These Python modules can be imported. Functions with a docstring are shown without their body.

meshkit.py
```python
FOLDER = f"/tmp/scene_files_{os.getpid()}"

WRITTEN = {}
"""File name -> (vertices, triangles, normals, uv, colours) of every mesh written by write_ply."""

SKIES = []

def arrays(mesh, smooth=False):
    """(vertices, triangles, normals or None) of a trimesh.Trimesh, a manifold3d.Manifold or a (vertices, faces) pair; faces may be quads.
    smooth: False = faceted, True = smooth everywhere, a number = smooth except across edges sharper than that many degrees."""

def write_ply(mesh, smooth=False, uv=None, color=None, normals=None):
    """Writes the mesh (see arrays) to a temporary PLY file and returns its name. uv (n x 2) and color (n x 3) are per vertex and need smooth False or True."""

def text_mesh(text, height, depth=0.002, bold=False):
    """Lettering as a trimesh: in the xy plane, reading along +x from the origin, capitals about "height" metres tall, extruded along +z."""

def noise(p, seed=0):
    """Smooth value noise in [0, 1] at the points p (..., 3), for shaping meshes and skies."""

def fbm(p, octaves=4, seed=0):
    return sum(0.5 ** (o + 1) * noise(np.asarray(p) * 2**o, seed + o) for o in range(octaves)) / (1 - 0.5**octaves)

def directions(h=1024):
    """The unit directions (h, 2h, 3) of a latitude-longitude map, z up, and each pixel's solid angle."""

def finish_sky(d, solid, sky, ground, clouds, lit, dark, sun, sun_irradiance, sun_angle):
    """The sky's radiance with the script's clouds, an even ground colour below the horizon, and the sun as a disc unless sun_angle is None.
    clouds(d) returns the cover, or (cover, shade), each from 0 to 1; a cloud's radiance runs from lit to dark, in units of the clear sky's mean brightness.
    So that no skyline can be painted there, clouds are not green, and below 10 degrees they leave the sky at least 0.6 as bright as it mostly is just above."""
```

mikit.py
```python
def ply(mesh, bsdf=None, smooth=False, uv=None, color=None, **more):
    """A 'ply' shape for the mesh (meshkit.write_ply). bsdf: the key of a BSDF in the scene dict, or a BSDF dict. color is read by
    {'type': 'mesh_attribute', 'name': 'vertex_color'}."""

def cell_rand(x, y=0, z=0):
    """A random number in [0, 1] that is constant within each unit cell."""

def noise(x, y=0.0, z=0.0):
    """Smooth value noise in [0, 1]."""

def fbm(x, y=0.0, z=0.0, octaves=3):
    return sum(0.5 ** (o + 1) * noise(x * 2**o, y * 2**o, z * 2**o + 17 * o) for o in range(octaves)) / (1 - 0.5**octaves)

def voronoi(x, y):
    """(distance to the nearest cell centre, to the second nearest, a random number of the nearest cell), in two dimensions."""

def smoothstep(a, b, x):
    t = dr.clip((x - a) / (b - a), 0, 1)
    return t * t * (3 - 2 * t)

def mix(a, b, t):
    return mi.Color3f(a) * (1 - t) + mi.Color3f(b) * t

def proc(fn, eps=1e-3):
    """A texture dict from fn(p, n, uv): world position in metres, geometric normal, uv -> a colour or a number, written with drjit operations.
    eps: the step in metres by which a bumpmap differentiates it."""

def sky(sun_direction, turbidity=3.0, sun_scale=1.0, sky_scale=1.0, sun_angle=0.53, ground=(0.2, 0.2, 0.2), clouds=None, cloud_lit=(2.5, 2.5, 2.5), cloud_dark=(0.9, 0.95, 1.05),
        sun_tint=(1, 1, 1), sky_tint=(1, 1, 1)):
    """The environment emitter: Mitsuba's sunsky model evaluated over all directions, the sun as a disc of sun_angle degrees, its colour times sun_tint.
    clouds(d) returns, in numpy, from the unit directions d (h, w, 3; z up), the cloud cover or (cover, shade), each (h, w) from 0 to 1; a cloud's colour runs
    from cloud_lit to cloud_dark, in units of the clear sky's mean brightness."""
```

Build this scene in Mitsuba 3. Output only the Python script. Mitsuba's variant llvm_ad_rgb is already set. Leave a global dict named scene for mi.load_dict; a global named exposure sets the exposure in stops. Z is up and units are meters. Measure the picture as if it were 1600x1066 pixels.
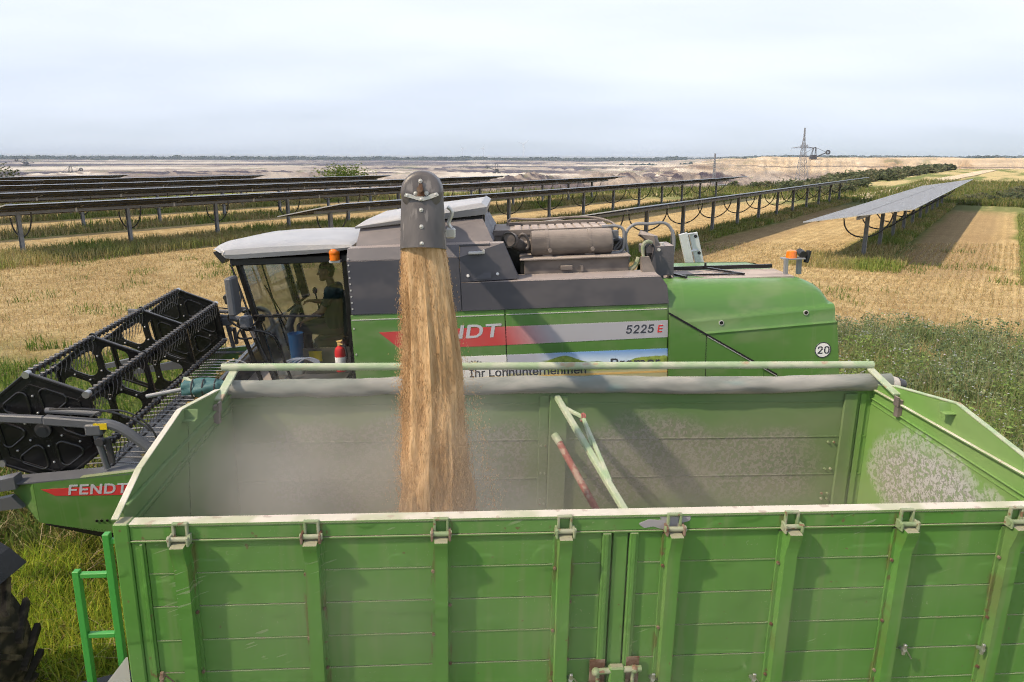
import math
import numpy as np
import trimesh
import drjit as dr
import mitsuba as mi
import manifold3d as m3
import shapely.geometry as sg
import mikit
import meshkit
from mikit import proc, noise, fbm, voronoi, smoothstep, mix, cell_rand

T = mi.ScalarTransform4f
rng = np.random.default_rng(7)
scene, labels = {}, {}

# ------------------------------------------------------------------ camera, sky, exposure
CAM = np.array([0.0, 0.0, 5.0])
PITCH, ROLL = math.atan(289 / 1150.0), math.radians(0.22)
fw = np.array([0, math.cos(PITCH), -math.sin(PITCH)])
up0 = np.array([0, math.sin(PITCH), math.cos(PITCH)])
rt0 = np.array([1.0, 0, 0])
upv = up0 * math.cos(ROLL) - rt0 * math.sin(ROLL)
scene['camera'] = {'type': 'perspective', 'fov': math.degrees(2 * math.atan(800 / 1150.0)), 'fov_axis': 'x',
                   'near_clip': 0.1, 'far_clip': 30000.0,
                   'to_world': T().look_at(origin=CAM.tolist(), target=(CAM + fw).tolist(), up=upv.tolist()),
                   'medium': {'type': 'ref', 'id': 'air'}}
exposure = 1.3
SUN = (-1.0, -0.52, 1.22)


def cloud_cover(d):
    el = np.clip(d[..., 2], 0.0, 1)
    q = np.stack([d[..., 0] / (el + 0.16), d[..., 1] / (el + 0.16), el * 0], -1)
    n1 = meshkit.fbm(q * np.array([0.9, 1.7, 1.0]) + 3.1, 5, seed=4)
    n2 = meshkit.fbm(q * np.array([2.2, 3.4, 1.0]) + 9.7, 4, seed=11)
    veil = 0.80 + 0.42 * (n1 - 0.5) + 0.16 * (n2 - 0.5)
    low = np.clip(el / 0.13, 0, 1)
    thin = np.clip((el - 0.3) / 0.55, 0, 1)  # cloud veil thinned high overhead, out of view, to deepen the shadows
    cover = np.clip((veil * (0.74 + 0.26 * low) + 0.16 * low) * (1 - 0.5 * thin * thin * (3 - 2 * thin)), 0.0, 0.97)
    return cover, np.clip(0.35 + 0.9 * (n2 - 0.5), 0, 1)


scene['sky'] = mikit.sky(SUN, turbidity=3.0, sun_scale=1.2, sun_angle=1.2, clouds=cloud_cover,
                         cloud_lit=(4.65, 4.95, 5.55), cloud_dark=(4.4, 4.78, 5.5), ground=(0.22, 0.19, 0.12))
scene['air'] = {'type': 'homogeneous', 'albedo': {'type': 'rgb', 'value': [0.66, 0.78, 0.95]}, 'sigma_t': 1.0e-4}


# ------------------------------------------------------------------ mesh helpers
def cat(*ms):
    ms = [m for m in ms if m is not None]
    return trimesh.util.concatenate(ms) if len(ms) > 1 else ms[0]


def tm(v, f):
    f = np.asarray(f)
    if f.shape[1] == 4:
        f = np.vstack([f[:, [0, 1, 2]], f[:, [0, 2, 3]]])
    return trimesh.Trimesh(np.asarray(v, float), f, process=False)


def box(x0, x1, y0, y1, z0, z1, b=0.0):
    """axis-aligned box; b = chamfer"""
    c = np.array([(x0 + x1) / 2, (y0 + y1) / 2, (z0 + z1) / 2])
    h = np.abs(np.array([x1 - x0, y1 - y0, z1 - z0])) / 2
    if b <= 0:
        m = trimesh.creation.box(extents=2 * h)
        m.apply_translation(c)
        return m
    b = min(b, 0.45 * h.min())
    pts = []
    for sx in (-1, 1):
        for sy in (-1, 1):
            for sz in (-1, 1):
                for k in range(3):
                    e = h - b
                    e[k] = h[k]
                    pts.append(c + e * [sx, sy, sz])
    return trimesh.convex.convex_hull(np.array(pts))


def hull(pts):
    return trimesh.convex.convex_hull(np.array(pts, float))


def frame_of(a):
    a = a / np.linalg.norm(a)
    t = np.array([0, 0, 1.0]) if abs(a[2]) < 0.9 else np.array([1.0, 0, 0])
    u = np.cross(t, a)
    u /= np.linalg.norm(u)
    return u, np.cross(a, u), a


def cyl(p0, p1, r, n=16, r1=None, cap=True):
    p0, p1 = np.array(p0, float), np.array(p1, float)
    r1 = r if r1 is None else r1
    u, w, a = frame_of(p1 - p0)
    t = np.arange(n) * 2 * np.pi / n
    ring = np.cos(t)[:, None] * u + np.sin(t)[:, None] * w
    v = np.vstack([p0 + ring * r, p1 + ring * r1, [p0], [p1]])
    i = np.arange(n)
    j = (i + 1) % n
    f = [np.stack([i, j, j + n], 1), np.stack([i, j + n, i + n], 1)]
    if cap:
        f += [np.stack([j, i, 0 * i + 2 * n], 1), np.stack([i + n, j + n, 0 * i + 2 * n + 1], 1)]
    return tm(v, np.vstack(f))


def tube(pts, r, n=8):
    pts = np.array(pts, float)
    k = len(pts)
    rr = np.broadcast_to(np.asarray(r, float), (k,))
    tan = np.gradient(pts, axis=0)
    tan /= np.linalg.norm(tan, axis=1, keepdims=True) + 1e-12
    u, _, _ = frame_of(tan[0])
    t = np.arange(n) * 2 * np.pi / n
    vs = []
    for q in range(k):
        u = u - tan[q] * np.dot(u, tan[q])
        u /= np.linalg.norm(u) + 1e-12
        w = np.cross(tan[q], u)
        vs.append(pts[q] + rr[q] * (np.cos(t)[:, None] * u + np.sin(t)[:, None] * w))
    vs = np.vstack(vs + [pts[:1], pts[-1:]])
    f = []
    for q in range(k - 1):
        i = np.arange(n) + q * n
        j = (np.arange(n) + 1) % n + q * n
        f += [np.stack([i, j, j + n], 1), np.stack([i, j + n, i + n], 1)]
    i, j = np.arange(n), (np.arange(n) + 1) % n
    f += [np.stack([j, i, 0 * i + k * n], 1), np.stack([i + (k - 1) * n, j + (k - 1) * n, 0 * i + k * n + 1], 1)]
    return tm(vs, np.vstack(f))


def smooth_path(pts, n=24):
    pts = np.array(pts, float)
    from scipy.interpolate import CubicSpline
    d = np.r_[0, np.cumsum(np.linalg.norm(np.diff(pts, axis=0), axis=1))]
    return CubicSpline(d, pts)(np.linspace(0, d[-1], n))


def prism(poly, axis, a0, a1):
    """extrude a 2-D polygon. axis 'y': poly in (x, z); 'x': poly in (y, z); 'z': poly in (x, y)"""
    g = poly if hasattr(poly, 'exterior') else sg.Polygon(poly)
    m = trimesh.creation.extrude_polygon(g, 1.0, engine='earcut')
    v = m.vertices.copy()
    t = a0 + (a1 - a0) * v[:, 2]
    if axis == 'y':
        w = np.stack([v[:, 0], t, v[:, 1]], 1)
    elif axis == 'x':
        w = np.stack([t, v[:, 0], v[:, 1]], 1)
    else:
        w = np.stack([v[:, 0], v[:, 1], t], 1)
    r = trimesh.Trimesh(w, m.faces, process=False)
    if r.volume < 0:
        r.invert()
    return r


def beam(p0, p1, w, h, b=0.0, up=(0, 0, 1)):
    """rectangular bar between two points: w across, h along 'up'"""
    p0, p1 = np.array(p0, float), np.array(p1, float)
    a = p1 - p0
    L = np.linalg.norm(a)
    a /= L
    upd = np.array(up, float)
    s = np.cross(a, upd)
    s /= np.linalg.norm(s)
    q = np.cross(s, a)
    m = box(0, L, -w / 2, w / 2, -h / 2, h / 2, b)
    m.apply_transform(np.vstack([np.c_[a, s, q, p0], [0, 0, 0, 1]]))
    if m.volume < 0:
        m.invert()
    return m


def lathe(prof, n=32, axis='y'):
    """profile (r, t) revolved about the axis through the origin"""
    prof = np.array(prof, float)
    a = np.arange(n) * 2 * np.pi / n
    k = len(prof)
    v = np.zeros((n, k, 3))
    c, s = np.cos(a)[:, None], np.sin(a)[:, None]
    R, t = prof[None, :, 0], prof[None, :, 1]
    if axis == 'y':
        v[..., 0], v[..., 1], v[..., 2] = R * c, t + 0 * c, R * s
    elif axis == 'x':
        v[..., 0], v[..., 1], v[..., 2] = t + 0 * c, R * c, R * s
    else:
        v[..., 0], v[..., 1], v[..., 2] = R * c, R * s, t + 0 * c
    f = []
    for i in range(n):
        j = (i + 1) % n
        for q in range(k - 1):
            f.append([i * k + q, j * k + q, j * k + q + 1, i * k + q + 1])
    m = tm(v.reshape(-1, 3), f)
    return m


def sphere(c, r, sub=2):
    m = trimesh.creation.icosphere(subdivisions=sub, radius=1.0)
    m.apply_scale(np.broadcast_to(np.asarray(r, float), (3,)))
    m.apply_translation(c)
    return m


def grid_mesh(V):
    """(a, b, 3) grid of points -> mesh"""
    a, b = V.shape[:2]
    i = (np.arange(a - 1)[:, None] * b + np.arange(b - 1)[None, :]).ravel()
    return tm(V.reshape(-1, 3), np.stack([i, i + 1, i + b + 1, i + b], 1))


def moved(m, d):
    m = m.copy()
    m.apply_translation(d)
    return m


def turned(m, deg, axis, at=(0, 0, 0)):
    m = m.copy()
    m.apply_transform(trimesh.transformations.rotation_matrix(math.radians(deg), axis, at))
    return m


def text(s, h, bold=True, depth=0.003, slant=0.0, width=None):
    m = meshkit.text_mesh(s, h, depth, bold)
    if width:
        m.vertices[:, 0] *= width / np.ptp(m.vertices[:, 0])
    m.vertices[:, 0] += slant * m.vertices[:, 1]
    return m


def on_side(m, x, z, y, slope=0.0):
    """lettering (xy plane) laid on a plane facing -y at (x, z)"""
    v = m.vertices
    m = trimesh.Trimesh(np.stack([x + v[:, 0], y - v[:, 2], z + v[:, 1] + slope * v[:, 0]], 1), m.faces, process=False)
    if m.volume < 0:
        m.invert()
    return m


# ------------------------------------------------------------------ scene helpers
counts = {}


def numbered(name):
    k = counts.get(name, 0)
    counts[name] = k + 1
    return name if k == 0 else f'{name}_{k:03d}'


def thing(name, label, category, group=None):
    key = numbered(name)
    labels[key] = {'label': label, 'category': category}
    if group:
        labels[key]['group'] = group
    return key


def add(name, mesh, mat, parent=None, xf=None, smooth=30, label=None, kind=None, **more):
    key = numbered(parent + '__' + name) if parent else numbered(name)
    d = mesh if isinstance(mesh, dict) else mikit.ply(mesh, mat, smooth=smooth, **more)
    if xf is not None:
        d = {**d, 'to_world': xf}
    scene[key] = d
    if label or kind:
        labels[key] = {}
        if label:
            labels[key]['label'] = label
        if kind:
            labels[key]['kind'] = kind
    return key


def one(name, mesh, mat, label, category, xf=None, smooth=30, group=None, **more):
    key = add(name, mesh, mat, None, xf, smooth, **more)
    labels[key] = {'label': label, 'category': category}
    if group:
        labels[key]['group'] = group
    return key


def structure(name, mesh, mat, label, smooth=True, kind='structure', **more):
    key = add(name, mesh, mat, None, None, smooth, **more)
    labels[key] = {'label': label, 'kind': kind}
    if kind == 'stuff':
        labels[key]['category'] = more.get('category', name.replace('_', ' '))
    return key


def xform(M, t):
    return T(np.vstack([np.c_[M, t], [0, 0, 0, 1]]))


def rgb(*c):
    return {'type': 'rgb', 'value': list(c)}


def principled(color, rough=0.5, metallic=0.0, spec=0.5, two=True, **k):
    d = {'type': 'principled', 'base_color': color if isinstance(color, dict) else rgb(*color), 'roughness': rough,
         'metallic': metallic, 'specular': spec, **k}
    return {'type': 'twosided', 'bsdf': d} if two else d


def mat(name, *a, **k):
    scene[name] = principled(*a, **k)
    return name


# frames of the two big machines (world = M @ local + t)
def euler_y(deg):
    c, s = math.cos(math.radians(deg)), math.sin(math.radians(deg))
    return np.array([[c, 0, -s], [0, 1, 0], [s, 0, c]])


TM_ = np.array([[0.99722, -0.07342, 0.01274], [0.07341, 0.9973, 0.00122], [-0.0128, -0.00028, 0.99992]])
TT_ = np.array([-2.555, 4.285, 2.706])
TRAILER = xform(TM_, TT_)
CM_, CT_ = euler_y(2.4), np.array([0.0, 8.6, 0.0])
COMBINE = xform(CM_, CT_)


def local(p, M, t):
    q = [p[i] - float(t[i]) for i in range(3)]
    return [q[0] * float(M[0, k]) + q[1] * float(M[1, k]) + q[2] * float(M[2, k]) for k in range(3)]
# ------------------------------------------------------------------ materials
DUST = (0.36, 0.31, 0.25)
AZ = math.radians(33.5)
RU = np.array([math.sin(AZ), math.cos(AZ)])      # along the solar rows
RV = np.array([math.cos(AZ), -math.sin(AZ)])     # across them
ROWS = [(-5.8, 38.0, 96.0), (-16.3, 31.0, 97.0), (-28.9, 25.3, 92.0), (-40.3, 15.6, 82.0),
        (-52.0, 8.0, 74.0), (-63.8, 2.0, 67.0), (-75.5, -3.0, 58.0), (-87.0, -8.0, 48.0)]


def trailer_out(p, n, uv):
    x, y, z = local(p, TM_, TT_)
    big = fbm(x * 1.3, z * 1.7, y, 3)
    board = dr.floor((z + 0.125) / 0.25)
    tone = cell_rand(board, 3.0, 1.0)
    c = mix((0.078, 0.214, 0.040), (0.104, 0.232, 0.060), smoothstep(0.3, 0.75, big))
    c = mix(c, (0.088, 0.236, 0.040), 0.5 * tone)
    streak = fbm(x * 14.0, z * 1.1, 2.0, 3)
    c = mix(c, (0.17, 0.235, 0.10), 0.40 * smoothstep(0.55, 0.82, streak))
    speck = noise(x * 90, z * 90, y * 90)
    c = mix(c, (0.30, 0.33, 0.22), 0.5 * smoothstep(0.90, 0.97, speck) * smoothstep(0.45, 0.7, big))
    chip = fbm(x * 23 + 5, z * 23, y * 20, 3)
    c = mix(c, (0.14, 0.085, 0.05), 0.75 * smoothstep(0.77, 0.83, chip))
    near_rib = mi.Float(0.0)
    for rx in (0.423, 1.255, 2.096, 2.921, 3.669, 4.488, 5.312, 6.11):
        near_rib = dr.maximum(near_rib, smoothstep(0.035, 0.0, dr.abs(dr.abs(x - rx) - 0.062)))
    run = smoothstep(0.56, 0.70, fbm(x * 38, z * 5.0, 7.0, 3)) * near_rib
    c = mix(c, (0.13, 0.062, 0.035), 0.55 * run)
    scr = smoothstep(0.80, 0.86, noise(x * 7 + z * 5, (z - 0.35 * x) * 75, 3.0)) * smoothstep(0.70, 0.78, fbm(x * 2.3, z * 3.1, 8.0, 2))
    c = mix(c, (0.32, 0.36, 0.24), 0.45 * scr)
    grime = smoothstep(0.035, 0.0, dr.abs(z + 0.150)) + smoothstep(0.5, 0.8, fbm(x * 4, z * 0.8, 11.0, 3)) * 0.5
    c = mix(c, (0.070, 0.085, 0.040), 0.20 * dr.minimum(grime, 1.0))
    up = smoothstep(0.5, 0.95, n.z)
    return mix(c, DUST, up * 0.75)


def trailer_in(p, n, uv):
    x, y, z = local(p, TM_, TT_)
    big = fbm(x * 1.1 + 7, z * 1.6, y * 1.1, 3)
    c = mix((0.085, 0.185, 0.052), (0.115, 0.20, 0.078), smoothstep(0.3, 0.7, big))
    endw = smoothstep(6.2, 6.4, x)
    c = mix(c, mi.Color3f(0.135, 0.30, 0.060), endw)
    # wear down to bare metal: a mottled field with its own outline
    sp = fbm(x * 40 + y * 40, z * 40, y * 9, 3)
    fine = noise(x * 85 + y * 80, z * 85, 3.0)
    edge = fbm(x * 2.2 + y * 2.2, z * 2.6, 4.0, 3) - 0.5
    far = smoothstep(-0.18, -0.42, z + edge * 0.5) * smoothstep(-1.25, -0.95, z + edge * 0.3)
    gap = 1 - smoothstep(0.38, 0.22, dr.abs(x - 3.2)) * 0.75
    gap = gap * smoothstep(6.15, 5.7, x + edge * 0.6) * smoothstep(0.25, 0.6, x)
    e = dr.sqrt(dr.square((y - 1.30) / 0.98) + dr.square((z + 0.62) / 0.50)) + edge * 0.45
    bare = mix(far * gap * 0.78, smoothstep(1.16, 0.72, e), endw)
    metal = mix((0.165, 0.15, 0.145), (0.25, 0.235, 0.23), smoothstep(0.40, 0.62, sp))
    metal = mix(metal, (0.10, 0.095, 0.085), 0.75 * smoothstep(0.66, 0.78, fine))
    metal = mix(metal, metal * mi.Color3f(1.75, 1.9, 2.0), endw)
    c = mix(c, metal, bare * (0.55 + 0.42 * smoothstep(0.36, 0.52, sp)))
    rim = smoothstep(1.18, 1.02, e) * (1 - smoothstep(1.0, 0.85, e)) * endw
    c = mix(c, (0.45, 0.48, 0.46), 0.55 * rim * smoothstep(0.35, 0.6, sp))
    dust = fbm(x * 0.9, z * 2.0 + 3, y, 3)
    return mix(c, DUST, 0.06 + 0.16 * smoothstep(0.35, 0.75, dust))


def lip_col(p, n, uv):
    x, y, z = local(p, TM_, TT_)
    w = fbm(x * 5, y * 5, z * 9, 3)
    c = mix((0.56, 0.53, 0.46), (0.42, 0.43, 0.31), smoothstep(0.4, 0.7, w))
    c = mix(c, (0.13, 0.25, 0.07), 0.9 * smoothstep(0.65, 0.2, dr.abs(n.z)))
    return mix(c, (0.33, 0.24, 0.19), 0.5 * smoothstep(0.72, 0.80, fbm(x * 17, y * 17, z * 17, 2)))


def pale_green(p, n, uv):
    w = fbm(p.x * 11, p.y * 11, p.z * 11, 3)
    c = mix((0.20, 0.27, 0.14), (0.31, 0.32, 0.23), smoothstep(0.35, 0.65, w))
    c = mix(c, (0.20, 0.12, 0.075), smoothstep(0.64, 0.74, fbm(p.x * 31, p.y * 31, p.z * 31, 2)))
    return c


def bar_col(p, n, uv):
    w = fbm(p.x * 9, p.y * 9, p.z * 9, 3)
    c = mix((0.30, 0.40, 0.24), (0.42, 0.45, 0.34), smoothstep(0.3, 0.7, w))
    return mix(c, (0.42, 0.17, 0.12), 0.5 * smoothstep(0.68, 0.76, fbm(p.x * 6, p.y * 6, p.z * 8, 3)))


def rusty(p, n, uv):
    w = fbm(p.x * 14, p.y * 14, p.z * 14, 4)
    return mix((0.11, 0.055, 0.035), (0.22, 0.16, 0.125), smoothstep(0.35, 0.65, w))


def pole_red(p, n, uv):
    w = fbm(p.x * 16, p.y * 16, p.z * 16, 3)
    return mix((0.30, 0.085, 0.07), (0.40, 0.27, 0.22), smoothstep(0.42, 0.66, w))


def combine_green(p, n, uv):
    x, y, z = local(p, CM_, CT_)
    w = fbm(x * 1.5, z * 2.2, y * 1.5, 3)
    c = mix((0.052, 0.185, 0.022), (0.068, 0.210, 0.030), w)
    dust = fbm(x * 3.1, z * 5.0, y * 2 + 4, 4)
    lvl = 0.10 + 0.16 * smoothstep(0.4, 0.75, dust) + 0.45 * smoothstep(0.75, 1.0, n.z)
    drip = smoothstep(0.62, 0.85, fbm(x * 22, z * 0.9, 1.0, 3))
    return mix(c, DUST, lvl + 0.08 * drip)


def combine_grey(p, n, uv):
    x, y, z = local(p, CM_, CT_)
    dust = fbm(x * 2.7 + 3, z * 4.0, y * 3, 4)
    c = mix((0.044, 0.048, 0.066), (0.058, 0.060, 0.076), dust)
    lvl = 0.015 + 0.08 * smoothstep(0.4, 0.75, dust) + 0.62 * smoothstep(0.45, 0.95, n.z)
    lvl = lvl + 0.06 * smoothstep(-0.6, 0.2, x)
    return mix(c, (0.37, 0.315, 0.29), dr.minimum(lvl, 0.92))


def dusty_metal(p, n, uv):
    d = fbm(p.x * 4, p.y * 4, p.z * 5, 4)
    c = mix((0.095, 0.083, 0.080), (0.19, 0.165, 0.15), smoothstep(0.25, 0.7, d))
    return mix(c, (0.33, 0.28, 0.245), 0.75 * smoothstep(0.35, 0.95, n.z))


def dusty_roof(p, n, uv):
    d = fbm(p.x * 5, p.y * 5, p.z * 5, 4)
    return mix((0.26, 0.22, 0.205), (0.35, 0.305, 0.28), smoothstep(0.3, 0.7, d))


def cab_roof(p, n, uv):
    d = fbm(p.x * 3, p.y * 3, p.z * 3, 4)
    c = mix((0.27, 0.275, 0.295), (0.34, 0.345, 0.36), d)
    return mix(c, (0.45, 0.41, 0.37), 0.35 * smoothstep(0.5, 0.8, fbm(p.x * 1.7, p.y * 2, 3.0, 4)))


def black_dusty(p, n, uv):
    d = fbm(p.x * 6, p.y * 6, p.z * 6, 4)
    c = mix((0.006, 0.006, 0.008), (0.014, 0.0135, 0.014), d)
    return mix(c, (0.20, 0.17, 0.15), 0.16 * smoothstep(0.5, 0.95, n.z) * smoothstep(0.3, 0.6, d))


def spout_col(p, n, uv):
    d = fbm(p.x * 9, p.y * 7, p.z * 3, 4)
    c = mix((0.072, 0.066, 0.069), (0.115, 0.104, 0.105), smoothstep(0.3, 0.7, d))
    scuff = smoothstep(0.68, 0.8, fbm(p.x * 30, p.y * 22, p.z * 5, 3))
    return mix(c, (0.26, 0.24, 0.235), 0.6 * scuff)


def tarp_col(p, n, uv):
    x, y, z = local(p, TM_, TT_)
    d = fbm(x * 2.1, y * 5, z * 5, 4)
    c = mix((0.20, 0.22, 0.205), (0.34, 0.335, 0.315), smoothstep(0.3, 0.7, d))
    teal = smoothstep(0.62, 0.78, fbm(x * 1.6 + 3, z * 4, y * 4, 3)) * smoothstep(2.9, 3.6, x)
    return mix(c, (0.16, 0.28, 0.28), 0.6 * teal)


def grain_col(p, n, uv):
    s = fbm(p.x * 95, p.y * 95, p.z * 9.0, 3)
    big = fbm(p.x * 9 + 2, p.y * 9, p.z * 2.6, 3)
    c = mix((0.45, 0.285, 0.145), (0.59, 0.405, 0.23), smoothstep(0.25, 0.7, s))
    return mix(c, (0.31, 0.185, 0.090), 0.6 * smoothstep(0.48, 0.7, big))


def row_dist(p):
    u = p.x * float(RU[0]) + p.y * float(RU[1])
    v = p.x * float(RV[0]) + p.y * float(RV[1])
    return u, v


def field_col(p, n, uv):
    u, v = row_dist(p)
    a = fbm(p.x * 0.23, p.y * 0.23, 1.0, 4)
    b = fbm(p.x * 1.9, p.y * 1.9, 5.0, 4)
    f = fbm(p.x * 11.0, p.y * 11.0, 2.0, 3)
    gold = mix((0.295, 0.21, 0.095), (0.40, 0.305, 0.155), smoothstep(0.25, 0.75, b))
    gold = mix(gold, (0.24, 0.165, 0.075), 0.55 * smoothstep(0.5, 0.75, a))
    swath = 0.5 + 0.5 * dr.sin(v * 2 * math.pi / 0.55 + 1.2 * b)
    gold = gold * (0.86 + 0.17 * swath * smoothstep(3.0, 6.0, u - 28))
    gold = mix(gold, (0.55, 0.44, 0.25), 0.5 * smoothstep(0.6, 0.8, f))
    weed = mix((0.085, 0.115, 0.028), (0.16, 0.17, 0.055), smoothstep(0.3, 0.7, b))
    strip = mi.Float(0.0)
    for rv, u0, u1 in ROWS:
        w = 1.5 if rv > -30 else 2.1
        d = dr.abs(v - rv) + (a - 0.5) * 1.2
        strip = dr.maximum(strip, smoothstep(w + 0.5, w - 0.5, d) * smoothstep(u0 - 2.2, u0 - 0.4, u))
    near = smoothstep(19.5, 16.0, p.y + (a - 0.5) * 5.0 + 0.05 * p.x)
    band = smoothstep(78.0, 92.0, u + (a - 0.5) * 12)
    soil_shade = smoothstep(-5.0, -4.0, v) * smoothstep(0.2, -0.8, v + (a - 0.5)) * smoothstep(35.0, 37.5, u)  # brown soil mixed with painted shade along the panel shadow bands
    soil_shade = dr.maximum(soil_shade, smoothstep(-15.0, -14.2, v) * smoothstep(-11.5, -12.5, v + (a - 0.5)) * smoothstep(30.0, 33.0, u))
    gold = mix(gold, mix((0.17, 0.115, 0.065), (0.25, 0.18, 0.10), f), 0.6 * soil_shade)
    east = smoothstep(0.5, 1.1, v + (a - 0.5)) * smoothstep(5.5, 4.5, v) * smoothstep(34.0, 38.0, u) * 0.9
    g = dr.maximum(dr.maximum(strip, near), dr.maximum(band * 0.8, east))
    c = mix(gold, weed, g)
    c = mix(c, mix((0.10, 0.12, 0.045), (0.33, 0.27, 0.15), smoothstep(0.36, 0.62, fbm(u * 0.045, v * 0.35, 3.0, 4) + 0.25 * (b - 0.5))), 0.85 * band)
    c = mix(c, (0.16, 0.115, 0.07), 0.65 * near * smoothstep(0.5, 0.72, fbm(p.x * 2.6 + 8, p.y * 2.6, 1.0, 3)))
    c = mix(c, (0.17, 0.12, 0.07), 0.6 * smoothstep(0.55, 0.7, noise(p.x * 30, p.y * 30, 1.0)) * (1 - g))
    return c


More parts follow.
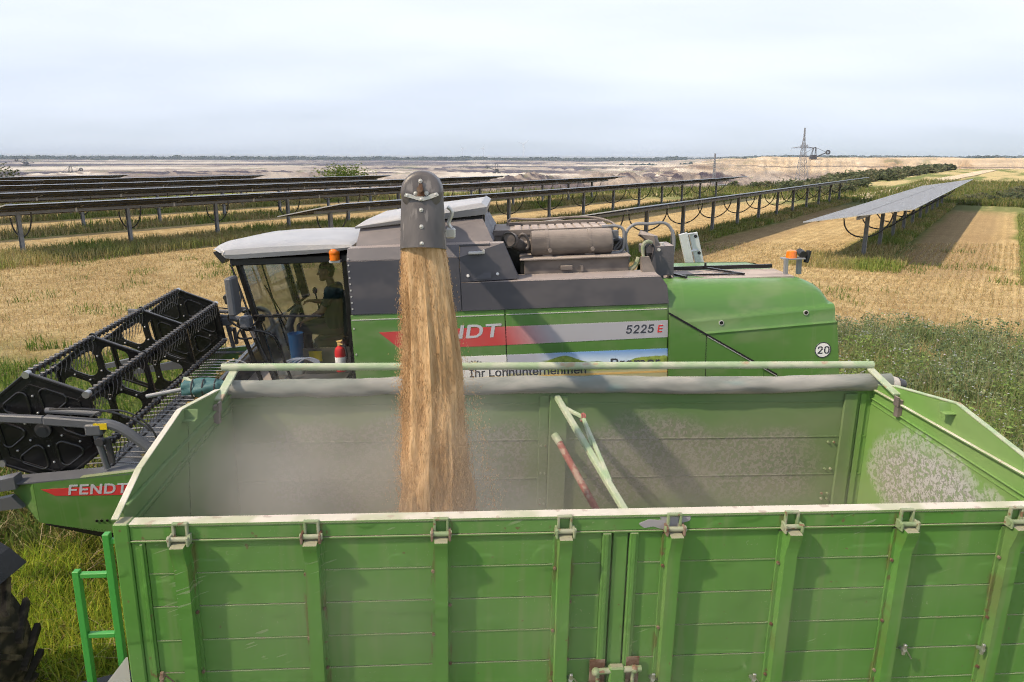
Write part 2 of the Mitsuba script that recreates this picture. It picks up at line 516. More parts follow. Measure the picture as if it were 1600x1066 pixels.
def pit_col(p, n, uv):
    r = dr.sqrt(dr.square(p.x) + dr.square(p.y))
    az = dr.atan2(p.x, p.y)
    a = fbm(az * 20, r * 0.003, p.z * 0.10, 4)
    b = fbm(az * 70 + r * 0.006, r * 0.010, p.z * 0.25, 4)
    w = fbm(az * 7 + 3, r * 0.0012, 1.0, 3)
    band = noise(p.z * 0.50 + 3.0 * w, 2.0 + az * 5.0, r * 0.0016)
    c = mix((0.165, 0.135, 0.118), (0.27, 0.235, 0.20), smoothstep(0.35, 0.65, a))
    c = mix(c, (0.040, 0.034, 0.050), 0.92 * smoothstep(0.50, 0.62, band))
    c = mix(c, (0.42, 0.385, 0.33), 0.85 * smoothstep(0.36, 0.26, band))
    right = smoothstep(0.12, 0.32, az + 0.15 * (w - 0.5)) * smoothstep(560.0, 700.0, r)
    sand = mix((0.31, 0.235, 0.15), (0.43, 0.35, 0.25), b)
    sand = mix(sand, (0.22, 0.14, 0.070), 0.6 * smoothstep(0.55, 0.7, fbm(az * 26, r * 0.002, 4.0, 3)))
    c = mix(c, sand, 0.9 * right)
    c = mix(c, (0.36, 0.33, 0.285), 0.5 * smoothstep(0.62, 0.75, b))
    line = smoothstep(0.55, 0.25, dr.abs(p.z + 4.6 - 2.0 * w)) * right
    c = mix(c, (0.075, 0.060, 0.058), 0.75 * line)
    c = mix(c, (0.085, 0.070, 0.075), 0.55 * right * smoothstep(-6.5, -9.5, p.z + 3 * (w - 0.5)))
    heap = smoothstep(330.0, 420.0, r) * smoothstep(720.0, 600.0, r)
    c = mix(c, mix((0.045, 0.036, 0.046), (0.22, 0.18, 0.15), smoothstep(0.42, 0.58, fbm(az * 60 + r * 0.02, r * 0.004, 3.0, 3))), 0.75 * heap)
    c = mix(c, (0.10, 0.115, 0.055), 0.5 * smoothstep(0.66, 0.74, fbm(az * 30, r * 0.01, 2.0, 3)))
    flat = smoothstep(0.95, 0.995, n.z)
    c = mix(c, mix((0.17, 0.15, 0.15), (0.27, 0.24, 0.215), b), 0.35 * flat)
    green = smoothstep(-2.5, -0.8, p.z) * smoothstep(1500.0, 2300.0, r)
    c = mix(c, (0.11, 0.13, 0.06), 0.85 * green)
    near = smoothstep(200.0, 130.0, r)
    return mix(c, mix((0.13, 0.135, 0.06), (0.26, 0.23, 0.12), a), near * 0.9)


def solar_col(p, n, uv):
    return mix((0.105, 0.103, 0.102), (0.130, 0.127, 0.124), fbm(p.x * 1.5, p.y * 1.5, p.z, 2))


def galv(p, n, uv):
    d = fbm(p.x * 7, p.y * 7, p.z * 7, 3)
    return mix((0.20, 0.205, 0.22), (0.31, 0.315, 0.33), d)


def tyre_col(p, n, uv):
    d = fbm(p.x * 9, p.y * 9, p.z * 9, 4)
    return mix((0.030, 0.026, 0.022), (0.15, 0.115, 0.080), smoothstep(0.38, 0.72, d))


def dents(p, n, uv):
    x, y, z = local(p, TM_, TT_)
    return fbm(x * 2.6, z * 3.4, y * 2.0, 3) * 0.6 + 0.4 * smoothstep(0.66, 0.8, noise(x * 5.0, z * 6.0, 2.0))


scene['trailer_paint'] = {'type': 'twosided', 'bsdf': {'type': 'bumpmap', 'arbitrary': proc(dents, 4e-3), 'scale': 0.010, 'bsdf': principled(proc(trailer_out), 0.42, spec=0.5, two=False)}}
mat('trailer_inner', proc(trailer_in), 0.6, spec=0.35)
mat('trailer_lip', proc(lip_col), 0.6)
mat('pale_green_metal', proc(pale_green), 0.55)
mat('bar_paint', proc(bar_col), 0.55)
mat('rust', proc(rusty), 0.85, spec=0.2)
mat('red_pole', proc(pole_red), 0.65)
mat('ladder_green', (0.055, 0.30, 0.055), 0.4)
mat('harvester_green', proc(combine_green), 0.34, spec=0.5)
mat('harvester_grey', proc(combine_grey), 0.5)
mat('dusty_metal', proc(dusty_metal), 0.7, spec=0.3)
mat('dusty_roof', proc(dusty_roof), 0.8, spec=0.2)
mat('cab_roof', proc(cab_roof), 0.38)
mat('black_metal', proc(black_dusty), 0.26, spec=0.5)
mat('spout_rubber', proc(spout_col), 0.42)
mat('tarp', proc(tarp_col), 0.75, spec=0.2)
mat('tarp_teal', (0.045, 0.125, 0.135), 0.6)
mat('tarp_pale', (0.50, 0.47, 0.43), 0.75)
mat('grain', proc(grain_col), 0.8, spec=0.2)
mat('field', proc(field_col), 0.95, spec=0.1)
mat('pit', proc(pit_col), 0.95, spec=0.1)
mat('solar_glass', proc(solar_col), 0.34, spec=0.6)
mat('solar_back', (0.016, 0.016, 0.018), 0.6)
mat('solar_frame', (0.52, 0.54, 0.57), 0.35, metallic=0.6)
mat('galvanised', proc(galv), 0.45, metallic=0.3)
mat('tyre', proc(tyre_col), 0.85, spec=0.25)
mat('black_plastic', (0.018, 0.018, 0.020), 0.42)
mat('grey_plastic', (0.105, 0.11, 0.125), 0.45)
mat('dark_steel', (0.060, 0.060, 0.066), 0.42, metallic=0.2)
mat('steel', (0.52, 0.52, 0.53), 0.33, metallic=0.85)
mat('zinc', (0.60, 0.59, 0.58), 0.4, metallic=0.4)
mat('aluminium', (0.62, 0.63, 0.65), 0.38, metallic=0.35)
mat('tine_wire', (0.16, 0.165, 0.18), 0.35, metallic=0.5)
mat('white_paint', (0.74, 0.74, 0.74), 0.45)
mat('logo_silver', (0.48, 0.48, 0.52), 0.4)
mat('decal_silver', (0.42, 0.42, 0.46), 0.42)
mat('decal_red', (0.56, 0.045, 0.045), 0.4)
mat('decal_dark', (0.045, 0.05, 0.065), 0.5)
mat('decal_gold', (0.62, 0.42, 0.15), 0.5)
mat('red_paint', (0.50, 0.022, 0.025), 0.3)
mat('blue_plastic', (0.035, 0.16, 0.42), 0.4)
mat('yellow_paint', (0.68, 0.50, 0.02), 0.4)
mat('orange_lens', (0.80, 0.19, 0.012), 0.12, spec=0.7)
mat('void_black', (0.010, 0.010, 0.011), 0.7)
mat('skin', (0.33, 0.17, 0.11), 0.5)
mat('hair', (0.022, 0.017, 0.014), 0.6)
mat('shirt', (0.030, 0.055, 0.055), 0.85, spec=0.1)
mat('trousers', (0.055, 0.058, 0.07), 0.9, spec=0.1)
mat('seat_cloth', (0.035, 0.034, 0.036), 0.85)
mat('crop_straw', (0.46, 0.33, 0.12), 0.9, spec=0.1)
scene['pane_glass'] = {'type': 'thindielectric', 'int_ior': 1.5, 'specular_transmittance': rgb(0.58, 0.62, 0.63)}
scene['leaf'] = {'type': 'principledthin', 'base_color': {'type': 'mesh_attribute', 'name': 'vertex_color'}, 'roughness': 0.6,
                 'diff_trans': 0.7, 'spec_trans': 0.0}
scene['far_leaf'] = {'type': 'twosided', 'bsdf': {'type': 'diffuse', 'reflectance': {'type': 'mesh_attribute', 'name': 'vertex_color'}}}
# ------------------------------------------------------------------ grain trailer (local: x along, y across from the near wall, z from the near wall's top)
TL, TW, TB = 6.49, 2.5, -1.90
tr = thing('grain_trailer', 'long green high-sided grain trailer in front, half full of drifting dust', 'trailer')


def tadd(name, mesh, m, parent=tr, **k):
    return add(name, mesh, m, parent, TRAILER, **k)


RIBS = [0.423, 1.255, 2.096, 2.921, 3.669, 4.488, 5.312, 6.11]
# near wall: header beam, boards, frame posts, ribs, hinges
wall = tadd('side_wall', box(0.02, TL - 0.02, 0.045, 0.075, TB, -0.02), 'trailer_inner')
tadd('top_lip', box(0.10, TL, -0.008, 0.085, -0.024, 0.0, 0.006), 'trailer_lip', wall)
tadd('header_beam', box(0.10, TL - 0.002, 0.0, 0.044, -0.122, -0.025, 0.004), 'trailer_paint', wall)
tadd('beam_ridge', box(0.10, TL - 0.004, -0.009, 0.004, -0.136, -0.123, 0.003), 'trailer_paint', wall)
tadd('corner_post', box(0.0, 0.098, -0.012, 0.10, TB, 0.0, 0.008), 'trailer_paint', wall)
edges = [-0.138, -0.375, -0.624, -0.88, -1.133, -1.385, -1.64, TB + 0.02]
SPANS = [(0.185, 3.185), (3.435, TL - 0.01)]
for i in range(len(edges) - 1):
    for a, b_ in SPANS:
        z1, z0 = edges[i], edges[i + 1] + 0.0045
        d = 0.012 + 0.003 * (i % 2)
        tadd('board', box(a, b_, d, 0.043, z0, z1, 0.003), 'trailer_paint', wall)
seam = cat(*[box(a + 0.002, b_ - 0.002, 0.0095, 0.0112, e - 0.0022, e + 0.0052) for e in edges[1:-1] for a, b_ in SPANS])
tadd('board_joint', seam, 'trailer_lip', wall)
tadd('centre_panel', box(3.262, 3.362, 0.006, 0.043, TB + 0.02, -0.139, 0.004), 'trailer_paint', wall)
for x in (3.186, 3.374):
    tadd('door_post', cat(box(x, x + 0.060, -0.014, 0.043, TB + 0.02, -0.137, 0.006), box(x + 0.018, x + 0.04, -0.021, -0.013, TB + 0.02, -0.137, 0.003)), 'trailer_paint', wall)
tadd('door_post', cat(box(0.10, 0.182, 0.002, 0.043, TB + 0.02, -0.137, 0.006), box(0.152, 0.172, -0.008, 0.004, TB + 0.02, -0.15, 0.003)), 'trailer_paint', wall)
for k, x in enumerate(RIBS):
    w = 0.043
    prof = [(0.0, -0.115), (-0.118, -0.125), (-0.112, -0.165), (-0.072, -0.30), (-0.068, -1.75), (0.0, TB)]
    body = prism([(y_, z_) for y_, z_ in prof], 'x', x - w, x + w)
    flange = cat(box(x - w - 0.026, x - w, -0.004, 0.012, TB + 0.05, -0.15), box(x + w, x + w + 0.022, -0.004, 0.012, TB + 0.05, -0.15))
    rib = tadd('rib', cat(body, flange), 'trailer_paint')
    for e, off in [(-0.40, -1), (-0.885, -1), (-1.12, 1), (-0.66, 1), (-1.3, -1)]:
        xx = x + off * (w + 0.014)
        tadd('bolt', cyl((xx, -0.004, e + 0.01), (xx, -0.020, e + 0.01), 0.011, 8), 'rust', rib)
    # hinge: U shackle with pin
    u = smooth_path([(x - 0.048, -0.035, -0.11), (x - 0.046, -0.02, -0.015), (x - 0.030, -0.013, 0.006), (x + 0.030, -0.013, 0.006), (x + 0.046, -0.02, -0.015), (x + 0.048, -0.035, -0.11)], 22)
    hinge = cat(box(x - 0.050, x - 0.034, -0.030, -0.001, -0.10, 0.004, 0.003), box(x + 0.034, x + 0.050, -0.030, -0.001, -0.10, 0.004, 0.003),
                box(x - 0.050, x + 0.050, -0.030, -0.001, -0.008, 0.006, 0.003))
    hg = tadd('hinge', hinge, 'pale_green_metal')
    tadd('pin', cat(cyl((x - 0.066, -0.052, -0.092), (x + 0.066, -0.052, -0.092), 0.017, 14), cyl((x - 0.072, -0.052, -0.092), (x - 0.058, -0.052, -0.092), 0.022, 12), cyl((x + 0.058, -0.052, -0.092), (x + 0.072, -0.052, -0.092), 0.022, 12)), 'pale_green_metal', hg)
    for s in (-1, 1):
        tadd('lug', box(x + s * 0.058 - 0.008, x + s * 0.058 + 0.008, -0.080, -0.002, -0.135, -0.07, 0.004), 'rust' if k in (1, 2, 4) else 'pale_green_metal', hg)
# primer patch around the fifth hinge: bare repaired paint, a thin irregular film
t_ = np.linspace(0, 2 * np.pi, 60, endpoint=False)
rr_ = 0.085 * (1 + 0.28 * np.sin(3 * t_ + 1) + 0.18 * np.sin(7 * t_) + 0.1 * np.sin(13 * t_ + 2))
blob = sg.Polygon(np.stack([RIBS[4] + rr_ * np.cos(t_), -0.055 + 0.95 * rr_ * np.sin(t_)], 1)).union(
    sg.Polygon([(3.44, -0.075), (3.50, -0.05), (3.56, -0.058), (3.66, -0.04), (3.66, -0.085), (3.58, -0.105), (3.53, -0.088), (3.47, -0.098)]).buffer(0.008))
blob = blob.intersection(sg.box(3.3, -0.117, 4.0, -0.028)).buffer(0)
mat('primer_grey', (0.30, 0.29, 0.32), 0.7)
tadd('primer_patch', prism(max(getattr(blob, 'geoms', [blob]), key=lambda g: g.area), 'y', -0.0035, 0.002), 'primer_grey', wall, smooth=False, label='grey primer patch around a hinge')
# centre latch
lt = tadd('door_latch', cat(box(3.268, 3.378, -0.075, -0.012, -1.30, -1.150, 0.012)), 'trailer_paint')
tadd('latch_plate', box(3.135, 3.245, -0.024, -0.0145, -1.36, -1.115, 0.006), 'rust', lt)
tadd('latch_plate', box(3.395, 3.490, -0.024, -0.0145, -1.36, -1.10, 0.006), 'rust', lt)
tadd('latch_pin', cat(cyl((3.17, -0.05, -1.19), (3.50, -0.05, -1.175), 0.022, 12), cyl((3.19, -0.05, -1.21), (3.19, -0.05, -1.45), 0.013, 8), cyl((3.44, -0.05, -1.20), (3.44, -0.05, -1.45), 0.013, 8), sphere((3.175, -0.052, -1.19), 0.03), sphere((3.45, -0.052, -1.178), 0.03)), 'pale_green_metal', lt)
for x, z in ((0.22, -1.12), (2.99, -1.25), (3.58, -1.27), (4.32, -1.30), (5.42, -1.10), (6.02, -1.12)):
    tadd('lock_handle', cat(cyl((x, -0.02, z), (x + 0.005, -0.07, z + 0.015), 0.016, 10), beam((x, -0.06, z - 0.03), (x + 0.01, -0.06, z + 0.055), 0.02, 0.024, 0.004), beam((x + 0.01, -0.045, z + 0.03), (x + 0.10, -0.02, z - 0.10), 0.008, 0.008)), 'steel' if x > 0.3 else 'rust')
# end walls with their gables
gable = [(0.0, TB), (TW, TB), (TW, 0.10), (2.12, 0.205), (1.22, 0.333), (0.42, 0.19), (0.0, 0.03)]
for k, (xa, xb) in enumerate(((0.0, 0.03), (TL - 0.03, TL))):
    poly = [(max(a, 0.101), b_ if not (a == 0.0 and b_ > -1) else 0.067) for a, b_ in gable]
    ew = tadd('end_wall', prism(poly, 'x', xa, xb), 'trailer_inner')
    s = 1 if k == 0 else -1
    inn = xb if k == 0 else xa                                # inner face
    top = [(0.0, 0.024), (0.42, 0.196), (1.22, 0.339), (2.12, 0.211), (TW, 0.106)]
    rails = [beam((xa + 0.015, *top[i]), (xa + 0.015, *top[i + 1]), 0.045, 0.014, 0.004) for i in range(4)]
    tadd('edge_strip', cat(*rails), 'trailer_lip' if k == 0 else 'bar_paint', ew)
    tadd('ledge', beam((inn + s * 0.016, 0.12, 0.070), (inn + s * 0.016, TW - 0.03, 0.078), 0.032, 0.016, 0.005), 'trailer_lip' if k else 'trailer_inner', ew)
    tadd('seam_bar', cat(beam((inn + s * 0.010, 0.12, -0.090), (inn + s * 0.010, TW - 0.03, -0.020), 0.020, 0.010, 0.003), beam((inn + s * 0.005, 0.12, -0.140), (inn + s * 0.005, TW - 0.03, -0.075), 0.010, 0.008)), 'trailer_inner', ew)
    tadd('gusset', cat(prism([(1.262, 0.235), (1.292, 0.32), (1.298, 0.32), (1.268, 0.235)], 'x', inn + s * 0.001, inn + s * 0.10), box(min(inn, inn + s * 0.1), max(inn, inn + s * 0.1), 1.20, 1.29, 0.243, 0.252)), 'trailer_inner', ew)
    tadd('bracket', cat(box(min(inn, inn + s * 0.05), max(inn, inn + s * 0.05), 1.93, 1.99, -0.045, 0.125, 0.004), box(min(inn + s * 0.04, inn + s * 0.06), max(inn + s * 0.04, inn + s * 0.06), 1.925, 2.00, 0.06, 0.155, 0.004)), 'dusty_metal', ew)
    # arm that carries the tarp rail
    tadd('rail_arm', beam((inn + s * 0.03, 2.0, 0.16), (inn + s * 0.03, 2.60, 0.295), 0.075, 0.022, 0.004), 'bar_paint', ew)
# far wall, pillars, boards inside
fwall = tadd('far_wall', box(0.032, TL - 0.032, TW - 0.04, TW, TB, 0.05), 'trailer_inner')
for i, e in enumerate([-0.06, -0.44, -0.86, -1.27]):
    tadd('wall_seam', box(0.04, TL - 0.04, TW - 0.047, TW - 0.0405, e - 0.006, e + 0.006, 0.002), 'trailer_inner', fwall)
tadd('inner_pillar', cat(box(3.12, 3.30, TW - 0.085, TW - 0.0415, TB, 0.03, 0.008), box(3.02, 3.115, TW - 0.056, TW - 0.0412, TB, 0.03, 0.005)), 'trailer_inner', fwall)
tadd('inner_pillar', cat(box(6.16, 6.30, TW - 0.075, TW - 0.0415, TB, 0.03, 0.008), box(6.34, 6.40, TW - 0.055, TW - 0.0412, TB, 0.03, 0.005)), 'trailer_inner', fwall)
riv = [cyl((x, TW - 0.041, z), (x, TW - 0.062, z), 0.012, 8) for x in (3.05, 3.09, 6.05, 6.11) for z in (-0.5, -0.8, -1.08, -1.14)]
tadd('rivet', cat(*riv), 'pale_green_metal', fwall)
tadd('floor', box(0.04, TL - 0.04, 0.08, TW - 0.05, TB, TB + 0.05), 'trailer_inner')
# grain already in the trailer: a heap on the floor
gx, gy = np.meshgrid(np.linspace(0.05, TL - 0.05, 80), np.linspace(0.09, TW - 0.06, 36), indexing='ij')
gz = TB + 0.06 + 0.62 * np.exp(-((gx - 2.0) ** 2 / 1.1 + (gy - 1.1) ** 2 / 0.8)) + 0.03 * meshkit.fbm(np.stack([gx * 4, gy * 4, gx * 0], -1), 3)
one('grain_heap', turned(grid_mesh(np.stack([gx, gy, gz], -1)), 0, (0, 0, 1)), 'grain', 'heap of tan grain on the trailer floor', 'grain', xf=TRAILER, smooth=True)
labels['grain_heap']['kind'] = 'stuff'
# tarp roll and its rail
tadd('tarp_rail', cat(cyl((-0.05, 2.52, 0.315), (6.46, 2.52, 0.315), 0.037, 16), cyl((6.40, 2.52, 0.315), (6.40, 2.52, 0.37), 0.012, 8)), 'bar_paint')
k_ = np.linspace(0.03, 6.62, 150)
a_ = np.arange(22) * 2 * np.pi / 22
V = np.zeros((150, 23, 3))
for i, x in enumerate(k_):
    for j in range(23):
        a = a_[j % 22]
        r = 0.086 * (1 + (0.42 if x < 2.2 else 0.26) * (meshkit.fbm(np.array([x * 5.5, math.cos(a) * 1.2, math.sin(a) * 1.2 + 7]), 3) - 0.5) + 0.05 * math.sin(a * 3 + x * 6.0))
        sag = -0.012 * math.sin(x * 1.6) - 0.035 * (meshkit.noise(np.array([x * 1.2, 3.0, 1.0])) - 0.5)
        V[i, j] = (x, 2.45 + r * 0.95 * math.cos(a), 0.137 + sag + r * math.sin(a))
tp = tadd('rolled_tarp', grid_mesh(V), 'tarp', smooth=True, label='grey rolled-up cover along the far wall')
tadd('tarp_end', cyl((6.62, 2.45, 0.125), (6.70, 2.45, 0.12), 0.092, 18, 0.075), 'tarp_pale', tp)
tadd('tarp_end', cyl((6.70, 2.45, 0.12), (6.78, 2.45, 0.12), 0.085, 18, 0.05), 'dark_steel', tp)
kk = np.linspace(-0.42, 0.03, 26)
V = np.zeros((26, 25, 3))
for i, x in enumerate(kk):
    for j in range(25):
        a = (j % 24) * 2 * np.pi / 24
        r = (0.085 + 0.012 * math.sin(a * 4 + x * 20) + 0.02 * (meshkit.fbm(np.array([x * 14, math.cos(a) * 2, math.sin(a) * 2]), 3) - 0.5)) * (1.0 if -0.30 < x < -0.05 else 0.82) * (1 - 0.85 * (i in (0, 25)))
        V[i, j] = (x, 2.45 + r * math.cos(a), 0.13 + r * math.sin(a))
tadd('tarp_end', grid_mesh(V), 'tarp_teal', tp, smooth=True, label='teal wrapped end of the rolled cover')
tadd('tarp_strap', cat(*[lathe([(0.093, x - 0.008), (0.097, x), (0.093, x + 0.008)], 20, 'x').apply_translation((0, 2.45, 0.13)) for x in (-0.30, -0.20, -0.09)]), 'black_plastic', tp)
tadd('crank_tube', cyl((-0.75, 2.45, 0.05), (-0.40, 2.45, 0.12), 0.02, 10), 'galvanised', tp)
tadd('hook_wire', tube(smooth_path([(-0.04, 2.54, 0.33), (0.03, 2.54, 0.375), (0.13, 2.54, 0.37), (0.20, 2.53, 0.33)], 16), 0.0045, 6), 'galvanised')
tadd('rail_bracket', hull([(-0.10, 2.40, 0.02), (-0.06, 2.40, 0.02), (-0.48, 2.56, 0.08), (-0.48, 2.60, 0.08), (-0.42, 2.52, 0.22), (-0.38, 2.52, 0.22)]), 'bar_paint')
# cross stay of the middle of the trailer, with a second bar tied to it and the red pole behind
st = tadd('cross_stay', cat(beam((3.19, 2.43, 0.02), (3.60, 0.14, -0.44), 0.055, 0.055, 0.010), beam((3.37, 1.95, -0.03), (3.385, 1.55, -0.14), 0.02, 0.02, 0.004)), 'bar_paint')
tadd('strut', cat(beam((3.24, 2.22, -0.02), (3.37, 1.95, -0.02), 0.034, 0.034, 0.006), beam((3.37, 1.95, -0.02), (3.455, 1.05, -0.25), 0.034, 0.034, 0.006)), 'bar_paint', st)
tadd('knot', cat(*[turned(lathe([(0.036, -0.008), (0.044, 0), (0.036, 0.008)], 14, 'x'), a, (0, 1, 1)).apply_translation((3.37, 1.95, -0.02)) for a in (-20, 12, 35)]), 'red_pole', st)
tadd('red_strut', cyl((3.21, 2.36, -0.42), (3.54, 1.6, -0.92), 0.034, 14), 'red_pole', label='rusty red tubular strut')
tadd('red_strut_tip', cyl((3.176, 2.425, -0.378), (3.222, 2.34, -0.433), 0.039, 14), 'bar_paint')
# front ladder and mudguard plate
ld = tadd('ladder', cat(box(-0.450, -0.405, 0.275, 0.325, -2.2, -0.505, 0.004), box(-0.218, -0.172, 0.275, 0.325, -2.2, -0.225, 0.004)), 'ladder_green', label='bright green access ladder at the trailer front')
for z in (-0.540, -1.015, -1.49, -1.95):
    tadd('rung', box(-0.404, -0.219, 0.28, 0.32, z - 0.018, z + 0.018, 0.004), 'ladder_green', ld)
tadd('ladder_bracket', cat(box(-0.171, 0.0, 0.285, 0.315, -0.30, -0.265), box(-0.171, 0.0, 0.285, 0.315, -1.5, -1.46)), 'ladder_green', ld)
tadd('front_guard', hull([(-0.02, 0.02, -1.0), (-0.03, 0.02, -1.0), (-0.02, 0.02, -2.0), (-0.5, 0.02, -1.62), (-0.5, 0.0, -1.62), (-0.5, 0.02, -2.0), (-0.02, 0.0, -2.0)]), 'zinc')
# chassis, axles, wheels
tadd('chassis', cat(box(0.1, TL - 0.1, 0.65, 0.78, TB - 0.22, TB - 0.01), box(0.1, TL - 0.1, 1.72, 1.85, TB - 0.22, TB - 0.01), *[box(x - 0.06, x + 0.06, 0.1, 2.4, TB - 0.12, TB - 0.01) for x in (0.5, 2, 3.5, 5, 6.2)]), 'dark_steel')
tadd('drawbar', cat(beam((0.6, 0.8, TB - 0.25), (-1.7, 1.15, TB - 0.45), 0.12, 0.14), beam((0.6, 1.7, TB - 0.25), (-1.7, 1.15, TB - 0.45), 0.12, 0.14)), 'dark_steel')
wheel_prof = [(0.27, -0.19), (0.40, -0.20), (0.46, -0.17), (0.475, -0.08), (0.475, 0.08), (0.46, 0.17), (0.40, 0.20), (0.27, 0.19)]
for x in (1.3, 4.3, 5.5):
    for y in (0.28, 2.22):
        w_ = tadd('wheel', moved(cat(lathe(wheel_prof, 28)), (x, y, TB - 0.33)), 'tyre')
        tadd('rim', moved(lathe([(0.001, -0.02), (0.2, -0.04), (0.27, -0.17), (0.27, 0.17), (0.2, 0.04), (0.001, 0.02)], 24), (x, y, TB - 0.33)), 'zinc', w_)
    tadd('axle', cyl((x, 0.3, TB - 0.33), (x, 2.2, TB - 0.33), 0.06, 12), 'dark_steel')
# ------------------------------------------------------------------ ground, mine, far forest
def rim_u(v):
    return np.interp(v, [-900, -150, -120, -88, -76, -64, -52, -40, -31, -28, -25, -17, 0, 60, 900],
                     [-260, 20, 46, 64, 74, 84, 92, 116, 126, 170, 300, 325, 335, 345, 500])


def pit_z(x, y):
    r = np.hypot(x, y)
    az = np.degrees(np.arctan2(x, y))
    u = x * RU[0] + y * RU[1]
    v = x * RV[0] + y * RV[1]
    s = u - rim_u(v)
    P = np.stack([az * 0.35, np.log(r + 1) * 3.2, az * 0], -1)
    jit = meshkit.fbm(P, 4, seed=3) - 0.5
    fine = meshkit.fbm(np.stack([az * 2.3, np.log(r + 1) * 7, az * 0], -1), 4, seed=8) - 0.5
    rr = r * (1 + 0.28 * jit)
    zl = np.interp(rr, [110, 160, 260, 400, 800, 1600, 2800, 3350, 3650, 5000, 12000], [-2, -8, -13, -15, -19.5, -24, -24, -21, -16, -17, -30])
    zr = np.interp(rr, [110, 160, 260, 380, 560, 690, 790, 960, 1100, 3000, 12000], [-2, -5, -8.5, -9.5, -12.5, -10, -3.5, 4.4, 4.7, 4.0, -2])
    t = np.clip((az + 0.6 * jit * 10 - 9) / 11, 0, 1)
    t = t * t * (3 - 2 * t)
    z = zl * (1 - t) + zr * t
    k = z / 3.4 + 1.1 * jit
    fr = k - np.floor(k)
    q = np.clip((fr - 0.30) / 0.4, 0, 1)
    bench = 3.4 * (np.floor(k) + q * q * (3 - 2 * q) - 1.1 * jit)
    z = z * 0.35 + bench * 0.65
    # spoil heaps: parallel tipped ridges, in two rows
    for (a0, a1, r0, r1, hh) in ((-4.5, 20.0, 400, 640, 10.5), (5.0, 24.0, 640, 860, 4.0), (-34, -8, 900, 1300, 5.0)):
        wa = np.clip((az - a0) / 5, 0, 1) * np.clip((a1 - az) / 5, 0, 1)
        tq = (r * (1 + 0.10 * jit) - r0) / (r1 - r0)
        wr = np.clip(tq * 2.6, 0, 1) * np.clip((1 - tq) * 2.0, 0, 1)
        arc = np.abs(np.sin(np.radians(az) * r0 / 15.0 + 5 * jit + tq * 3.2))
        z = z + wa * (wr ** 0.7) * hh * (0.45 + 0.55 * arc + 0.35 * fine)
    z = z + 2.2 * fine * np.clip((r - 150) / 300, 0, 1) * np.clip((3400 - r) / 900, 0, 1) * (1 - 0.75 * np.clip((zr > 1.5) * t, 0, 1))
    gul = np.abs(2 * meshkit.noise(np.stack([az * 2.4 + 0.9 * jit, az * 0, az * 0], -1), 12) - 1)
    z = z - 2.8 * (1 - gul) ** 2 * t * np.clip((r - 660) / 60, 0, 1) * np.clip((965 - r) / 90, 0, 1)
    rise = np.clip((v + 30) / 14, 0, 1) * np.clip((u - 110) / 70, 0, 1) * 1.0
    edge = np.clip(s / 55, 0, 1)
    return np.where(s < 0, rise, rise * (1 - edge) + z * edge * edge * (3 - 2 * edge)), s


def polar(az0, az1, naz, rads):
    A = np.radians(np.linspace(az0, az1, naz))
    R_, A_ = np.meshgrid(rads, A, indexing='ij')
    x, y = R_ * np.sin(A_), R_ * np.cos(A_)
    z, s = pit_z(x, y)
    bump = 0.05 * (meshkit.fbm(np.stack([x * 0.5, y * 0.5, x * 0], -1), 3, seed=2) - 0.5)
    return np.stack([x, y, z + np.where(s < 0, bump, 0)], -1), s


fa, pa = [], []
for (a0, a1, n) in ((-42, 42, 760), (42, 318, 150)):
    rads = np.r_[np.linspace(0.3, 30, 60), np.geomspace(30.6, 130, 70), np.geomspace(132, 3800, 330), np.geomspace(3900, 12500, 14)] if n > 200 else np.r_[np.linspace(0.3, 30, 20), np.geomspace(31, 12500, 60)]
    V, s = polar(a0, a1, n, rads)
    nr, na = V.shape[:2]
    i = (np.arange(nr - 1)[:, None] * na + np.arange(na - 1)[None, :]).ravel()
    quads = np.stack([i, i + 1, i + na + 1, i + na], 1)
    sc_ = s.ravel()[quads].mean(1)
    vv = V.reshape(-1, 3)
    for sel, dst in ((sc_ < 0, fa), (sc_ >= 0, pa)):
        m = tm(vv, quads[sel][:, ::-1])
        m.remove_unreferenced_vertices()
        dst.append(m)
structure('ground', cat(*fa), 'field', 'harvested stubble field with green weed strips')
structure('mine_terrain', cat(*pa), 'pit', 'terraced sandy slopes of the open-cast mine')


def vary(base, n, amt=0.25, hue=0.08):
    base = np.asarray(base, float)
    k = 1 + amt * (rng.random((n, 1)) * 2 - 1)
    return np.clip(base[None] * k * (1 + hue * (rng.random((n, 3)) * 2 - 1)), 0.004, 0.9)


def blades(P, h, w, lean, col, seg=2):
    """bent grass blades: P (n, 3) feet, h and w heights and widths, lean = horizontal tip offset / height"""
    n = len(P)
    h = np.broadcast_to(h, n) * 1.0
    w = np.broadcast_to(w, n) * 1.0
    a = rng.random(n) * 2 * np.pi
    b = rng.random(n) * 2 * np.pi
    side = np.stack([np.cos(a), np.sin(a), 0 * a], 1) * (w / 2)[:, None]
    dirn = np.stack([np.cos(b), np.sin(b), 0 * b], 1)
    L = np.broadcast_to(lean, n) * h
    zz = np.sqrt(np.maximum(h ** 2 - np.minimum(L, 0.98 * h) ** 2, 0.0004))
    mid = P + dirn * (L * 0.33)[:, None] + np.array([0, 0, 1.0]) * (zz * 0.6)[:, None]
    tip = P + dirn * L[:, None] + np.array([0, 0, 1.0]) * zz[:, None]
    v = np.stack([P - side, P + side, mid + side * 0.75, mid - side * 0.75, tip], 1).reshape(-1, 3)
    o = np.arange(n)[:, None] * 5
    f = np.stack([o + [[0, 1, 2]], o + [[0, 2, 3]], o + [[3, 2, 4]]], 1).reshape(-1, 3)
    return v, f, np.repeat(col, 5, axis=0)


